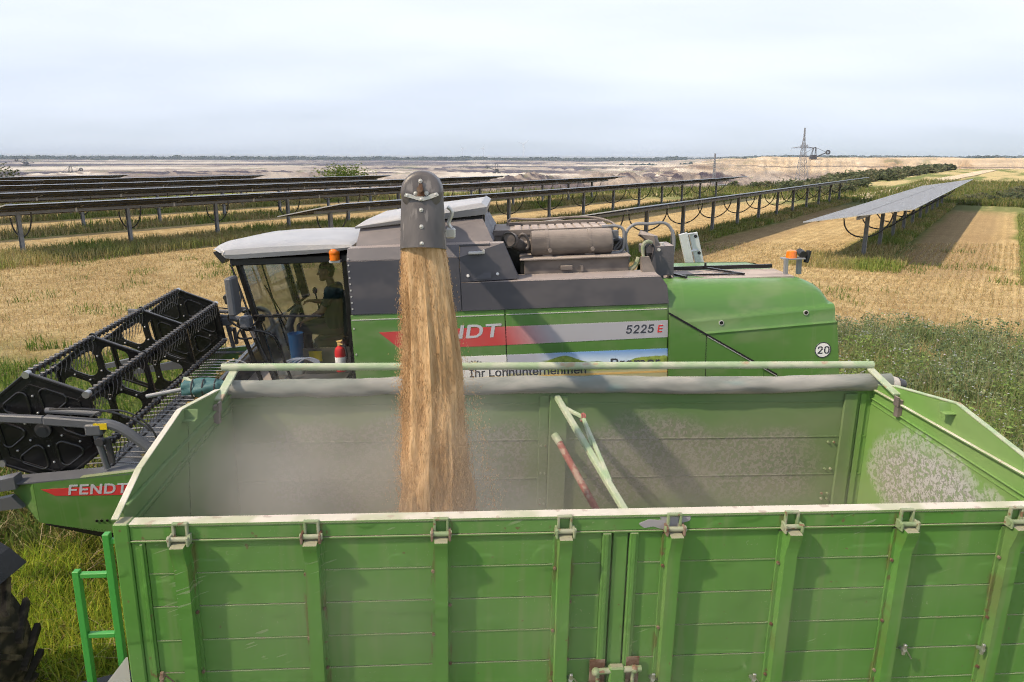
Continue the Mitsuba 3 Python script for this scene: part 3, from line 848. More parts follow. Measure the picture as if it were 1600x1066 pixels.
def leaves(P, size, col, up=0.35):
    """loose diamond leaves at P"""
    n = len(P)
    d = rng.normal(size=(n, 3))
    d[:, 2] = np.abs(d[:, 2]) * up + d[:, 2] * 0.3
    d /= np.linalg.norm(d, axis=1, keepdims=True)
    e = np.cross(d, rng.normal(size=(n, 3)))
    e /= np.linalg.norm(e, axis=1, keepdims=True)
    s = np.broadcast_to(size, n)[:, None]
    v = np.stack([P - d * s * 0.5, P + e * s * 0.22, P + d * s * 0.5, P - e * s * 0.22], 1).reshape(-1, 3)
    o = np.arange(n)[:, None] * 4
    f = np.stack([o + [[0, 1, 2]], o + [[0, 2, 3]]], 1).reshape(-1, 3)
    return v, f, np.repeat(col, 4, axis=0)


def pile(parts):
    vs, fs, cs, o = [], [], [], 0
    for v, f, c in parts:
        vs.append(v)
        fs.append(f + o)
        cs.append(c)
        o += len(v)
    return np.vstack(vs), np.vstack(fs), np.vstack(cs)


def greenery(name, parts, label, m='leaf', category=None):
    v, f, c = pile(parts)
    key = add(name, tm(v, f), m, None, None, False, color=c)
    labels[key] = {'label': label, 'kind': 'stuff', 'category': category or name.replace('_', ' ')}
    return key


def uv_pts(n, u0, u1, v0, v1):
    u, v = rng.uniform(u0, u1, n), rng.uniform(v0, v1, n)
    return np.stack([u * RU[0] + v * RV[0], u * RU[1] + v * RV[1], 0 * u], 1)


def clump_mask(P, scale, thr, seed=0):
    return meshkit.fbm(np.c_[P[:, :2] * scale, np.zeros(len(P))], 3, seed=seed) > thr


GOLD = [(0.44, 0.33, 0.155), (0.50, 0.40, 0.20), (0.36, 0.255, 0.11), (0.55, 0.46, 0.27)]
GREEN = [(0.13, 0.20, 0.035), (0.19, 0.25, 0.05), (0.10, 0.16, 0.035), (0.25, 0.28, 0.07)]


def cols(pal, n, amt=0.22):
    k = rng.integers(0, len(pal), n)
    out = np.zeros((n, 3))
    for i, c in enumerate(pal):
        sel = k == i
        out[sel] = vary(c, sel.sum(), amt)
    return out


# stubble: left of and behind the harvester, and on the right
P = np.vstack([np.c_[rng.uniform(-34, 4, 62000), rng.uniform(16, 40, 62000), np.zeros(62000)],
               np.c_[rng.uniform(1, 34, 56000), rng.uniform(15.5, 44, 56000), np.zeros(56000)]])
ang = np.degrees(np.arctan2(P[:, 0], P[:, 1]))
P = P[(np.abs(ang) < 37) & (P[:, 1] + 0.05 * P[:, 0] > 16.5 + 2.5 * (meshkit.noise(np.c_[P[:, :2] * 0.4, 0 * P[:, 0]]) - 0.5))]
n = len(P)
v_ = P[:, 0] * RV[0] + P[:, 1] * RV[1]
P[:, :2] += (np.round(v_ / 0.28) * 0.28 - v_)[:, None] * RV * 0.4
h = rng.uniform(0.07, 0.19, n)
greenery('stubble', [blades(P, h, rng.uniform(0.012, 0.026, n), rng.uniform(0.0, 0.9, n), cols(GOLD, n))], 'golden cut straw stubble behind the harvester')
# weeds in the stubble and along the header
P = np.vstack([np.c_[rng.uniform(-24, -4, 44000), rng.uniform(8.5, 19.0, 44000), np.zeros(44000)],
               np.c_[rng.uniform(-34, 34, 60000), rng.uniform(17, 42, 60000), np.zeros(60000)]])
near = P[:, 1] < 17.3 + 1.6 * (meshkit.noise(np.c_[P[:, :2] * 0.5, 0 * P[:, 0]], 5) - 0.5)
P = P[near | clump_mask(P, 0.5, 0.66, 9)]
P = P[(np.abs(np.degrees(np.arctan2(P[:, 0], P[:, 1]))) < 38)]
n = len(P)
greenery('low_weeds', [blades(P, rng.uniform(0.10, 0.34, n), rng.uniform(0.014, 0.035, n), rng.uniform(0.1, 0.8, n), cols(GREEN[:3] + [(0.13, 0.19, 0.06)], n))], 'low green weeds at the near edge of the stubble')
# grass under the trailer front, bottom left
gpt = np.c_[rng.uniform(-9.0, -1.6, 90000), rng.uniform(2.2, 11.5, 90000), np.zeros(90000)]
gpt = gpt[(gpt[:, 0] < -2.2) | (gpt[:, 1] > 8.0)]
dens = meshkit.fbm(np.c_[gpt[:, :2] * 0.9, 0 * gpt[:, 0]], 3, seed=21)
lush = dens + 0.22 * np.exp(-((gpt[:, 1] - 5.6) / 1.2) ** 2)
keep = rng.random(len(gpt)) < np.clip((lush - 0.25) * 2.2, 0.25, 1)
gpt, lush = gpt[keep], lush[keep]
n = len(gpt)
bright = np.clip((lush - 0.44) * 5, 0, 1)[:, None]
c = cols([(0.055, 0.085, 0.018), (0.10, 0.105, 0.026), (0.16, 0.125, 0.05)], n) * (1 - bright) + cols([(0.38, 0.48, 0.05), (0.46, 0.48, 0.08), (0.26, 0.38, 0.045)], n) * bright
greenery('meadow_grass', [blades(gpt, rng.uniform(0.10, 0.26, n) + 0.14 * bright[:, 0], rng.uniform(0.008, 0.020, n), rng.uniform(0.15, 0.95, n), c)], 'lush bright grass between the tractor and the trailer front', category='grass')
P = np.c_[rng.uniform(-9.0, -2.3, 2600), rng.uniform(3.5, 11.0, 2600), np.full(2600, 0.05)]
n = len(P)
greenery('dry_straw', [blades(P, rng.uniform(0.25, 0.75, n), rng.uniform(0.006, 0.011, n), rng.uniform(0.75, 0.98, n), cols([(0.52, 0.40, 0.22), (0.42, 0.31, 0.16), (0.60, 0.50, 0.33)], n))], 'dry straw stalks lying in the grass below the header', category='straw')
P = np.c_[rng.uniform(-9.0, -2.3, 60000), rng.uniform(2.5, 11.0, 60000), np.zeros(60000)]
P = P[clump_mask(P, 0.8, 0.5, 33)]
n = len(P)
P[:, 2] = rng.uniform(0.02, 0.20, n)
greenery('clover', [leaves(P, rng.uniform(0.025, 0.055, n), cols([(0.07, 0.11, 0.02), (0.10, 0.14, 0.03), (0.06, 0.085, 0.022), (0.15, 0.12, 0.06)], n))], 'dark low leaves among the near grass', category='ground cover')
# grey-green flowering weeds right of the trailer
N = 2600
st_ = np.c_[rng.uniform(5.2, 22, N), rng.uniform(7.5, 21.5, N), np.zeros(N)]
st_ = st_[(st_[:, 1] < 20.4 + 1.0 * np.sin(st_[:, 0] * 0.7)) & (st_[:, 0] > 5.4 + 0.0 * st_[:, 1])]
st_ = st_[np.degrees(np.arctan2(st_[:, 0], st_[:, 1])) > 17]
LP, LC, LS, FP, SB = [], [], [], [], []
for q in st_:
    hh = 0.36 + 0.34 * meshkit.noise(np.array([q[0] * 0.9, q[1] * 0.9, 2.0])) + rng.uniform(-0.08, 0.14)
    k = 30
    zz = rng.uniform(0.15, 1.0, k)
    rr = 0.22 * np.sqrt(rng.random(k)) * (0.55 + 0.7 * np.sin(np.pi * zz))
    aa = rng.random(k) * 6.283
    LP.append(np.c_[q[0] + rr * np.cos(aa), q[1] + rr * np.sin(aa), hh * zz])
    tone = meshkit.noise(np.array([q[0] * 0.55, q[1] * 0.55, 9.0]))
    base = np.array((0.15, 0.205, 0.10) if tone < 0.42 else ((0.205, 0.25, 0.135) if tone < 0.66 else (0.20, 0.275, 0.085))) * rng.uniform(0.75, 1.3)
    LC.append(vary(base, k, 0.35))
    LS.append(rng.uniform(0.04, 0.12, k))
    m_ = rng.integers(0, 5)
    if m_:
        FP.append(np.c_[q[0] + rng.normal(0, 0.12, m_), q[1] + rng.normal(0, 0.12, m_), hh * rng.uniform(0.85, 1.12, m_)])
FP = np.vstack(FP)
LP, LC, LS = np.vstack(LP), np.vstack(LC), np.concatenate(LS)
pts = np.repeat(st_, 18, axis=0) + np.c_[rng.normal(0, 0.17, (len(st_) * 18, 2)), np.zeros(len(st_) * 18)]
n = len(pts)
greenery('flowering_weeds', [leaves(LP, LS, LC), leaves(FP, rng.uniform(0.035, 0.06, len(FP)), vary((0.52, 0.52, 0.55), len(FP), 0.2)),
                             blades(pts, rng.uniform(0.25, 0.7, n), 0.014, rng.uniform(0.05, 0.5, n), cols([(0.18, 0.25, 0.09), (0.24, 0.29, 0.13), (0.33, 0.32, 0.18)], n))],
         'grey-green flowering weeds beside the trailer rear', category='weeds')
P = np.c_[rng.uniform(6.5, 14, 9000), rng.uniform(7.5, 12.2, 9000), np.zeros(9000)]
P = P[(clump_mask(P, 0.6, 0.36, 3)) & (P[:, 1] < 7.0 + 0.42 * P[:, 0])]
n = len(P)
greenery('reed_grass', [blades(P, rng.uniform(0.5, 1.0, n), rng.uniform(0.014, 0.024, n), rng.uniform(0.2, 0.75, n), cols([(0.17, 0.26, 0.05), (0.22, 0.30, 0.06), (0.12, 0.20, 0.04)], n))], 'tall bright grass right of the trailer end wall', category='grass')
# strips of tall weeds under the solar rows
parts = []
for i, (rv, u0, u1) in enumerate(ROWS):
    wid = [1.2, 1.3, 1.6, 1.9, 2.2, 2.2, 2.2, 2.2][i]
    n = [9000, 15000, 17000, 21000, 12000, 10000, 7000, 4000][i]
    P = uv_pts(n, u0 - 1.2, u1 + 6, rv - wid, rv + wid)
    if i == 0:
        P = np.vstack([P, uv_pts(2600, u0 - 1.8, u0 + 3.5, rv - 2.6, rv + 2.2)])
    if i == 3:
        P = np.vstack([P, uv_pts(9000, u0 - 3, u0 + 22, rv - 0.5, rv + 3.6)])
    dd = np.hypot(P[:, 0], P[:, 1])
    n = len(P)
    tone = meshkit.fbm(np.c_[P[:, :2] * 0.35, 0 * P[:, 0]], 3, seed=40 + i)[:, None]
    wet = np.clip((tone - 0.46) * 5, 0, 1)
    c = cols([(0.42, 0.345, 0.15), (0.48, 0.40, 0.20), (0.33, 0.315, 0.115)], n) * (1 - wet) + cols([(0.17, 0.24, 0.05), (0.24, 0.30, 0.075), (0.31, 0.33, 0.10)], n) * wet
    hs = (0.45 if i > 1 else 0.32) * rng.uniform(0.6, 1.5, n) * (0.7 + 0.6 * tone[:, 0])
    if i == 0:
        Q = uv_pts(9000, 36, 80, 0.9, 4.6)
        parts.append(blades(Q, rng.uniform(0.15, 0.45, 9000), 0.0008 * np.hypot(Q[:, 0], Q[:, 1]), rng.uniform(0.1, 0.6, 9000), cols([(0.20, 0.27, 0.07), (0.27, 0.31, 0.10), (0.33, 0.31, 0.13)], 9000)))
    parts.append(blades(P, hs, 0.00075 * dd * rng.uniform(0.7, 1.5, n), rng.uniform(0.05, 0.55, n), c))
greenery('weed_strips', parts, 'tall green and brown weeds growing under the solar rows', category='weeds')
P = np.vstack([uv_pts(30000, 60, 128, -60, 12), uv_pts(9000, 84, 104, -10, 12), uv_pts(16000, 88, 160, -14, 16)])
P = P[P[:, 0] * RU[0] + P[:, 1] * RU[1] > np.minimum(rim_u(P[:, 0] * RV[0] + P[:, 1] * RV[1]), 122) - 26 - 8 * meshkit.noise(np.c_[P[:, :2] * 0.1, 0 * P[:, 0]])]
P[:, 2] = pit_z(P[:, 0], P[:, 1])[0]
n = len(P)
greenery('rim_grass', [blades(P, rng.uniform(0.3, 0.9, n), 0.09, rng.uniform(0.1, 0.6, n), cols([(0.11, 0.15, 0.04), (0.16, 0.18, 0.05), (0.24, 0.22, 0.10)], n))], 'rough green grass along the mine edge', category='grass')


def bush_cloud(cx, cy, cz, rx, rz, k, base, size):
    d = rng.normal(size=(k, 3))
    d /= np.linalg.norm(d, axis=1, keepdims=True)
    rad = rng.random(k) ** 0.45
    lump = 0.75 + 0.5 * meshkit.noise(d * 2.2 + np.array([cx, cy, 0]))
    P = np.array([cx, cy, cz]) + d * rad[:, None] * lump[:, None] * np.array([rx, rx, rz])
    P = P[P[:, 2] > cz - rz * 0.62]
    return leaves(P, size * rng.uniform(0.6, 1.5, len(P)), vary(base, len(P), 0.35))


parts = []
for (ua, va, ub, vb, n, hgt) in ((112, -24, 150, -26, 60, 1.3), (150, -26, 300, -22, 190, 1.6), (103, -1.5, 128, 9, 70, 0.7), (118, 3, 150, 16, 60, 0.7), (150, 6, 300, 22, 80, 0.9), (122, -36, 140, -26, 26, 1.0)):
    for _ in range(n):
        t = rng.random()
        u, v = ua + (ub - ua) * t + rng.normal(0, 2.5), va + (vb - va) * t + rng.normal(0, 2.6)
        x, y = u * RU[0] + v * RV[0], u * RU[1] + v * RV[1]
        z = float(pit_z(np.array([x]), np.array([y]))[0][0])
        hh = hgt * rng.uniform(0.6, 1.35)
        parts.append(bush_cloud(x, y, z + hh * 0.45, hh * rng.uniform(0.8, 1.4), hh * 0.62, 190, (0.115, 0.135, 0.075) if rng.random() < 0.7 else (0.17, 0.175, 0.10), 0.0042 * math.hypot(x, y)))
greenery('bush_belt', parts, 'dark bushes along the track at the mine edge', category='bushes')
# pale farm track between the bush belts
tp_ = np.array([(98, -16.5), (131, -13.1), (196, -9), (300, -6)])
ts = np.linspace(0, 1, 40)
uc = np.interp(ts, [0, 0.25, 0.55, 1], tp_[:, 0])
vc = np.interp(ts, [0, 0.25, 0.55, 1], tp_[:, 1])
L_ = []
for u, v in zip(uc, vc):
    row = []
    for k in (-1.8, -1.0, 0, 1.0, 1.8):
        x, y = u * RU[0] + (v + k) * RV[0], u * RU[1] + (v + k) * RV[1]
        row.append((x, y, float(pit_z(np.array([x]), np.array([y]))[0][0]) + 0.06 + 0.05 * (abs(k) < 2)))
    L_.append(row)
mat('track_dirt', proc(lambda p, n, uv: mix((0.30, 0.25, 0.18), (0.42, 0.36, 0.27), fbm(p.x * 0.3, p.y * 0.3, 0.0, 3))), 0.95, spec=0.1)
structure('dirt_track', grid_mesh(np.array(L_)), 'track_dirt', 'pale dirt track leading away to the mine edge')
# forest on the far rim of the mine
parts_v, parts_f, parts_c, o = [], [], [], 0
for (a0, a1, r0, hh) in ((-44, 13, 3800, 19.0), (8, 44, 2600, 7.0), (-44, 44, 5200, 17.0)):
    az = np.radians(np.arange(a0, a1, 0.035))
    k = len(az)
    jag = meshkit.fbm(np.c_[np.degrees(az) * 4.0, np.zeros(k), np.zeros(k)], 5, seed=int(r0)) 
    big = meshkit.fbm(np.c_[np.degrees(az) * 0.5, np.zeros(k) + 5, np.zeros(k)], 3, seed=int(r0) + 1)
    ht = hh * (0.35 + 0.75 * jag + 0.5 * (big - 0.4))
    if a0 > 0:
        ht = hh * np.clip(2.3 * (jag - 0.42) + 1.1 * (big - 0.35), 0.05, 1.7)
    rows = []
    for dr_, f_ in ((0, 0.0), (6, 0.72), (22, 1.0), (60, 0.95), (130, 0.0)):
        rr = r0 + dr_ + 60 * (big - 0.5)
        x, y = rr * np.sin(az), rr * np.cos(az)
        zb = pit_z(x, y)[0] - 0.5
        rows.append(np.stack([x, y, zb + ht * f_], -1))
    m = grid_mesh(np.array(rows))
    parts_v.append(m.vertices)
    parts_f.append(m.faces[:, ::-1] + o)
    parts_c.append(vary((0.022, 0.034, 0.022), len(m.vertices), 0.4))
    o += len(m.vertices)
key = add('distant_forest', tm(np.vstack(parts_v), np.vstack(parts_f)), 'far_leaf', None, None, False, color=np.vstack(parts_c))
labels[key] = {'label': 'far blue-green forest line along the horizon', 'kind': 'stuff', 'category': 'forest'}

# ------------------------------------------------------------------ solar tracker rows
AX, TILT, HALF = 2.22, math.radians(10), 2.36
ROWLAB = ['nearest solar row on the right, its bright panel tops showing', 'solar row ending behind the harvester roof, second from the right',
          'solar row whose pale near end shows just above the harvester cab', 'dark solar row with tall steel posts at the left edge, nearest on the left',
          'fifth solar row from the right, its dark underside just above the nearest left row', 'sixth solar row from the right, thin and dark on the left',
          'seventh solar row from the right, ending left of the harvester', 'farthest solar row, a short thin dark strip at the far left']


def row_frame(rv):
    M = np.array([[RU[0], RV[0], 0], [RU[1], RV[1], 0], [0, 0, 1.0]])
    return xform(M, np.array([rv * RV[0], rv * RV[1], 0.0]))


ct, stt = math.cos(TILT), math.sin(TILT)
post_m = cat(box(-0.085, 0.085, -0.095, -0.083, -0.3, AX - 0.05), box(-0.085, 0.085, 0.083, 0.095, -0.3, AX - 0.05), box(-0.006, 0.006, -0.083, 0.083, -0.3, AX - 0.05))
aa = np.linspace(math.pi * 1.0, math.pi * 2.0, 22)
arc_m = tube(np.stack([0 * aa, 1.12 * np.cos(aa) * 1.0, AX - 0.12 + 1.05 * np.sin(aa) + np.cos(aa) * 1.12 * math.tan(TILT)], 1), 0.035, 6)


def module(u0, v0, v1, w=1.06):
    b = box(u0 + 0.010, u0 + w - 0.010, v0, v1, 0.105, 0.14)
    v = b.vertices.copy()
    y, z = v[:, 1] * ct - v[:, 2] * stt, v[:, 1] * stt + v[:, 2] * ct
    v[:, 1], v[:, 2] = y, z + AX
    return trimesh.Trimesh(v, b.faces, process=False)


def tilt_box(x0, x1, y0, y1, z0, z1):
    b = box(x0, x1, y0, y1, z0, z1)
    v = b.vertices.copy()
    y, z = v[:, 1] * ct - v[:, 2] * stt, v[:, 1] * stt + v[:, 2] * ct
    v[:, 1], v[:, 2] = y, z + AX
    return trimesh.Trimesh(v, b.faces, process=False)


mod_l, mod_r = mikit.ply(module(0, -HALF, -0.03), 'solar_glass'), mikit.ply(module(0, 0.03, HALF), 'solar_glass')
post_d = mikit.ply(post_m, 'galvanised')
arc_d = mikit.ply(arc_m, 'dark_steel', smooth=40)
clamp_d = mikit.ply(cat(box(-0.05, 0.05, -0.10, 0.10, AX - 0.11, AX + 0.09), tilt_box(-0.03, 0.03, -0.9, 0.9, 0.075, 0.10)), 'zinc')
for i, (rv, u0, u1) in enumerate(ROWS):
    row = thing('solar_row', ROWLAB[i], 'solar panel row', 'rows of tilted solar panels in the field')
    F = row_frame(rv)
    add('torque_tube', box(u0 + 0.4, u1 - 0.4, -0.07, 0.07, AX - 0.09, AX + 0.055), 'galvanised', row, F)
    if i < 4:
        nmod = int((u1 - u0) / 1.06)
        for k in range(nmod):
            for d in (mod_l, mod_r):
                add('panel', d, None, row, F @ T().translate([u0 + k * 1.06, 0, 0]))
    else:
        add('panel', cat(*[module(u0 + k * 1.06, a, b_) for k in range(int((u1 - u0) / 1.06)) for a, b_ in ((-HALF, -0.03), (0.03, HALF))]), 'solar_glass', row, F, kind='stuff')
    add('edge_frame', cat(tilt_box(u0, u1, HALF, HALF + 0.03, 0.095, 0.143), tilt_box(u0, u1, -HALF - 0.03, -HALF, 0.095, 0.143), tilt_box(u0 - 0.03, u0, -HALF, HALF, 0.095, 0.143)), 'solar_frame', row, F)
    add('back_sheet', tilt_box(u0 + 0.02, u1 - 0.02, -HALF + 0.02, HALF - 0.02, 0.0985, 0.1035), 'solar_back', row, F)
    add('purlin', cat(*[tilt_box(u0 + 0.1, u1 - 0.1, y, y + 0.05, 0.06, 0.098) for y in (-1.75, -0.6, 0.55, 1.7)]), 'dark_steel', row, F)
    us = np.arange(u0 + 1.4 if i else u0 + 3.4, u1, 5.5)
    for u in us:
        add('post', post_d, None, row, F @ T().translate([u, 0, 0]))
        add('drive_arc', arc_d, None, row, F @ T().translate([u + 0.12, 0, 0]))
    for u in us + 2.75:
        if u < u1:
            add('clamp', clamp_d, None, row, F @ T().translate([u, 0, 0]))
# ------------------------------------------------------------------ combine harvester (local: x to the rear, y away from the left side panels, z up)
cb = thing('combine_harvester', 'green and grey combine harvester unloading over the trailer', 'combine harvester')


def cadd(name, mesh, m, parent=cb, **k):
    return add(name, mesh, m, parent, COMBINE, **k)


# chassis and wheels
cadd('chassis', cat(box(-1.75, 4.0, 0.35, 2.65, 0.95, 1.95), box(-1.6, 2.0, 0.05, 2.95, 1.9, 2.2)), 'dark_steel')
for (x, r, w_, ys) in ((-1.05, 0.86, 0.66, (0.25, 2.75)), (2.75, 0.56, 0.42, (0.35, 2.65))):
    for y in ys:
        pr = [(r * 0.5, -w_ * .5), (r * .93, -w_ * .5), (r, -w_ * .38), (r, w_ * .38), (r * .93, w_ * .5), (r * 0.5, w_ * .5)]
        wh = cadd('wheel', moved(lathe(pr, 36), (x, y, r)), 'tyre')
        cadd('rim', moved(lathe([(0.001, -w_ * .2), (r * .3, -w_ * .25), (r * .5, -w_ * .45), (r * .5, w_ * .45), (r * .3, w_ * .25), (0.001, w_ * .2)], 28), (x, y, r)), 'yellow_paint', wh)
# green side panels with the light edge line, grey upper band
for k, (a, b_) in enumerate(((-1.80, 0.043), (0.053, 1.992))):
    sp = cadd('side_panel', cat(box(a, b_, 0.0, 0.04, 1.75, 3.158, 0.006), box(a, b_, 0.012, 0.04, 3.160, 3.222, 0.004)), 'harvester_green')
    cadd('edge_line', box(a + 0.01, b_ - 0.01, -0.003, 0.012, 3.1585, 3.166), 'zinc', sp)
    for z in (2.10, 2.42, 2.74, 3.06) if k == 0 else ():
        cadd('screw', cyl((a + 0.03, 0.0, z), (a + 0.03, -0.008, z), 0.011, 8), 'zinc', sp)
cadd('side_panel', box(-1.80, 1.992, 2.96, 3.0, 1.75, 3.22), 'harvester_green')
cadd('inner_body', box(-1.76, 1.97, 0.06, 2.94, 2.0, 3.2), 'void_black')
# decals on the side


def stripe_col(p, n, uv):
    x, y, z = local(p, CM_, CT_)
    return mix((0.50, 0.055, 0.055), (0.40, 0.40, 0.435), smoothstep(-0.15, 0.75, x + (z - 2.9) * 0.5))


mat('decal_stripe', proc(stripe_col), 0.4)
sl = -0.002
d1 = cadd('decal_stripe', cat(prism([(-1.475, 3.003), (-0.25, 3.020), (0.043, 3.018), (0.043, 2.790), (-0.30, 2.785), (-1.19, 2.792), (-1.25, 2.80)], 'y', -0.0035, 0.001),
                              prism([(0.053, 3.018), (1.992, 3.024), (1.992, 2.815), (0.053, 2.790)], 'y', -0.0035, 0.001)), 'decal_stripe', smooth=False, label='red and silver stripe with the maker name')
cadd('lettering', on_side(text('FENDT', 0.155, True, 0.003, 0.20, 1.02), -1.075, 2.892, -0.0035, 0.006), 'logo_silver', d1, smooth=False)
cadd('lettering', on_side(text('5225', 0.098, True, 0.003, 0.16), 1.475, 2.878, -0.0035, 0.004), 'decal_dark', d1, smooth=False)
cadd('lettering', on_side(text('E', 0.085, True, 0.003, 0.16), 1.855, 2.880, -0.0035, 0.004), 'decal_red', d1, smooth=False)


def banner_col(p, n, uv):
    x, y, z = local(p, CM_, CT_)
    sky_ = mix((0.62, 0.74, 0.86), (0.17, 0.34, 0.66), smoothstep(2.53, 2.70, z + 0.03 * (x - 1)))
    sky_ = mix((0.42, 0.44, 0.52), sky_, smoothstep(0.35, 0.75, x))
    hgt = 2.545 + 0.06 * fbm(x * 5.0 + 2, 0.0, 0.0, 3) + 0.055 * dr.exp(-dr.square((x - 0.72) / 0.16)) + 0.06 * smoothstep(1.5, 2.0, x) * fbm(x * 7, 1.0, 0.0, 3)
    hgt = hgt - 0.06 * smoothstep(0.9, 1.3, x) * smoothstep(1.7, 1.4, x)
    tree = mix((0.10, 0.20, 0.035), (0.40, 0.47, 0.10), fbm(x * 26, z * 26, 1.0, 3))
    c = mix(sky_, tree, smoothstep(hgt + 0.006, hgt - 0.006, z) * smoothstep(0.42, 0.56, x))
    c = mix(c, (0.44, 0.42, 0.24), smoothstep(2.445, 2.415, z))
    return c


mat('banner_print', proc(banner_col), 0.45)
bn = cadd('banner', prism([(-0.62, 2.664), (0.043, 2.667), (0.043, 2.315), (-0.62, 2.315)], 'y', -0.0035, 0.001), 'white_paint', smooth=False, label='white part of the sponsor banner with a small crest')
bn2 = cadd('banner', prism([(0.053, 2.667), (1.992, 2.675), (1.992, 2.315), (0.053, 2.315)], 'y', -0.0035, 0.001), 'banner_print', smooth=False, label='printed banner of blue sky and green trees')
cadd('gold_line', box(-0.62, 1.990, -0.006, -0.0034, 2.374, 2.398), 'decal_gold', bn2)
cadd('lettering', on_side(text('Bremer', 0.125, True, 0.002, 0.0, 0.60), 1.29, 2.445, -0.0035), 'decal_dark', bn2, smooth=False)
cadd('lettering', on_side(text('Ihr Lohnunternehmen', 0.095, True, 0.002, 0.0, 1.42), -0.42, 2.402, -0.0035), 'decal_dark', bn2, smooth=False)
crest = sg.Polygon([(-0.40, 2.50), (-0.28, 2.50), (-0.28, 2.56), (-0.34, 2.60), (-0.40, 2.56)])
ray = [sg.LineString([(-0.34, 2.53), (-0.34 + 0.115 * math.cos(a), 2.53 + 0.075 * math.sin(a))]).buffer(0.008) for a in np.linspace(0.25, 2.9, 9)]
cadd('crest', cat(*[prism(r_, 'y', -0.0058, -0.003) for r_ in ray]), 'decal_dark', bn, smooth=False)
cadd('crest', prism(crest, 'y', -0.0075, -0.003), 'decal_gold', bn, smooth=False)
# grey upper side: tank wall on the left, sloped step, long cover band
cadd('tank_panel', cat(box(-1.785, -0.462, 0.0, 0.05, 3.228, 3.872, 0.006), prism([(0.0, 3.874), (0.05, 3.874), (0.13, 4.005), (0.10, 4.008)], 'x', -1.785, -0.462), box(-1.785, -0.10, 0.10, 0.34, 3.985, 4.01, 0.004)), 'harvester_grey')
for i in range(9):
    z = 3.30 + i * 0.075
    cadd('screw', cyl((-1.765, 0.0, z), (-1.765, -0.008, z), 0.010, 8), 'zinc')
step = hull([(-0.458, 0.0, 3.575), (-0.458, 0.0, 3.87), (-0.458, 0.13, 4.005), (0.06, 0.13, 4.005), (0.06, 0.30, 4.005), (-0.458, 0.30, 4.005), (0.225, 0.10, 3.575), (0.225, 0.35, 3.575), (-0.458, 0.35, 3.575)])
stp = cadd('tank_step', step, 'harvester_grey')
cadd('step_plate', hull([(-0.33, 0.02, 3.60), (-0.10, 0.03, 3.60), (-0.10, 0.10, 3.80), (-0.33, 0.07, 3.83), (-0.33, 0.03, 3.61), (-0.10, 0.035, 3.61), (-0.25, 0.11, 3.92), (-0.33, 0.11, 3.92)]), 'harvester_grey', stp)
cadd('clip', cat(box(-0.35, -0.16, -0.03, 0.06, 3.90, 3.93, 0.006), cyl((-0.17, -0.03, 3.94), (-0.17, 0.0, 3.94), 0.015, 8)), 'zinc', stp)
for x, z in ((-0.37, 3.64), (-0.02, 3.65)):
    cadd('bolt', cyl((x, 0.02, z), (x, -0.006, z + 0.01), 0.018, 10), 'zinc', stp)
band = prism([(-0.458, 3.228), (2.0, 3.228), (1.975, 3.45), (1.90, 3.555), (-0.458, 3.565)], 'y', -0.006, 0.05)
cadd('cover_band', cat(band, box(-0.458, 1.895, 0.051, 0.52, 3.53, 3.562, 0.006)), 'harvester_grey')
# grain tank extension and lid
ext = cadd('tank_wall', hull([(-1.74, 0.345, 3.99), (-0.06, 0.345, 3.99), (-1.70, 0.60, 4.235), (-0.19, 0.60, 4.26), (-1.74, 2.6, 3.99), (-0.06, 2.6, 3.99), (-1.70, 2.4, 4.235), (-0.19, 2.4, 4.26)]), 'harvester_grey')
cadd('tank_opening', box(-0.92, -0.20, 0.62, 2.3, 4.25, 4.29), 'void_black', ext)
cadd('strut', cat(box(-0.19, -0.165, 0.62, 0.66, 4.2, 4.42), box(-0.19, -0.165, 2.2, 2.24, 4.2, 4.40)), 'black_metal', ext)
lid = hull([(-1.76, 0.50, 4.225), (-1.66, 0.72, 4.29), (-0.20, 0.60, 4.455), (-0.13, 0.55, 4.405), (-0.15, 0.58, 4.31), (-1.76, 0.52, 4.20), (-1.76, 2.4, 4.225), (-1.66, 2.3, 4.29), (-0.20, 2.3, 4.455), (-0.13, 2.35, 4.405), (-0.15, 2.35, 4.32)])
cadd('tank_lid', lid, 'cab_roof')
cadd('auger_pivot', cat(cyl((-0.82, 0.30, 3.6), (-0.82, 0.30, 4.35), 0.14, 20), sphere((-0.82, 0.28, 4.42), 0.16)), 'spout_rubber')
# engine deck
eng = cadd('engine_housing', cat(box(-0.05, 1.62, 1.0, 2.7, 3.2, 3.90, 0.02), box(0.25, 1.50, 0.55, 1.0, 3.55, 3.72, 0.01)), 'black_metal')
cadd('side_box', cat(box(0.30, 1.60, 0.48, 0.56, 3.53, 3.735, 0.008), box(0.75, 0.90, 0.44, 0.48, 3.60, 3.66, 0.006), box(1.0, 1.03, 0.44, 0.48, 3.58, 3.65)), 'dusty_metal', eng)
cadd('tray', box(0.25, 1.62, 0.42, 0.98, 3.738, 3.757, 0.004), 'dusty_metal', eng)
prof = [(0.001, 0.395), (0.13, 0.395), (0.155, 0.41), (0.16, 0.44), (0.160, 1.38), (0.152, 1.41), (0.12, 1.425), (0.001, 1.425)]
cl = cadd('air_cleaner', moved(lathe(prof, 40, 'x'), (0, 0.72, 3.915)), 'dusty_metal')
for x in (0.60, 1.13):
    cadd('strap', moved(lathe([(0.159, x - 0.022), (0.167, x - 0.02), (0.167, x + 0.02), (0.159, x + 0.022)], 40, 'x'), (0, 0.72, 3.915)), 'dusty_metal', cl)
    cadd('strap_bolt', cyl((x + 0.03, 0.57, 3.84), (x + 0.03, 0.53, 3.84), 0.025, 10), 'dusty_metal', cl)
    cadd('foot', box(x - 0.06, x + 0.06, 0.62, 0.82, 3.735, 3.78), 'dusty_metal', cl)
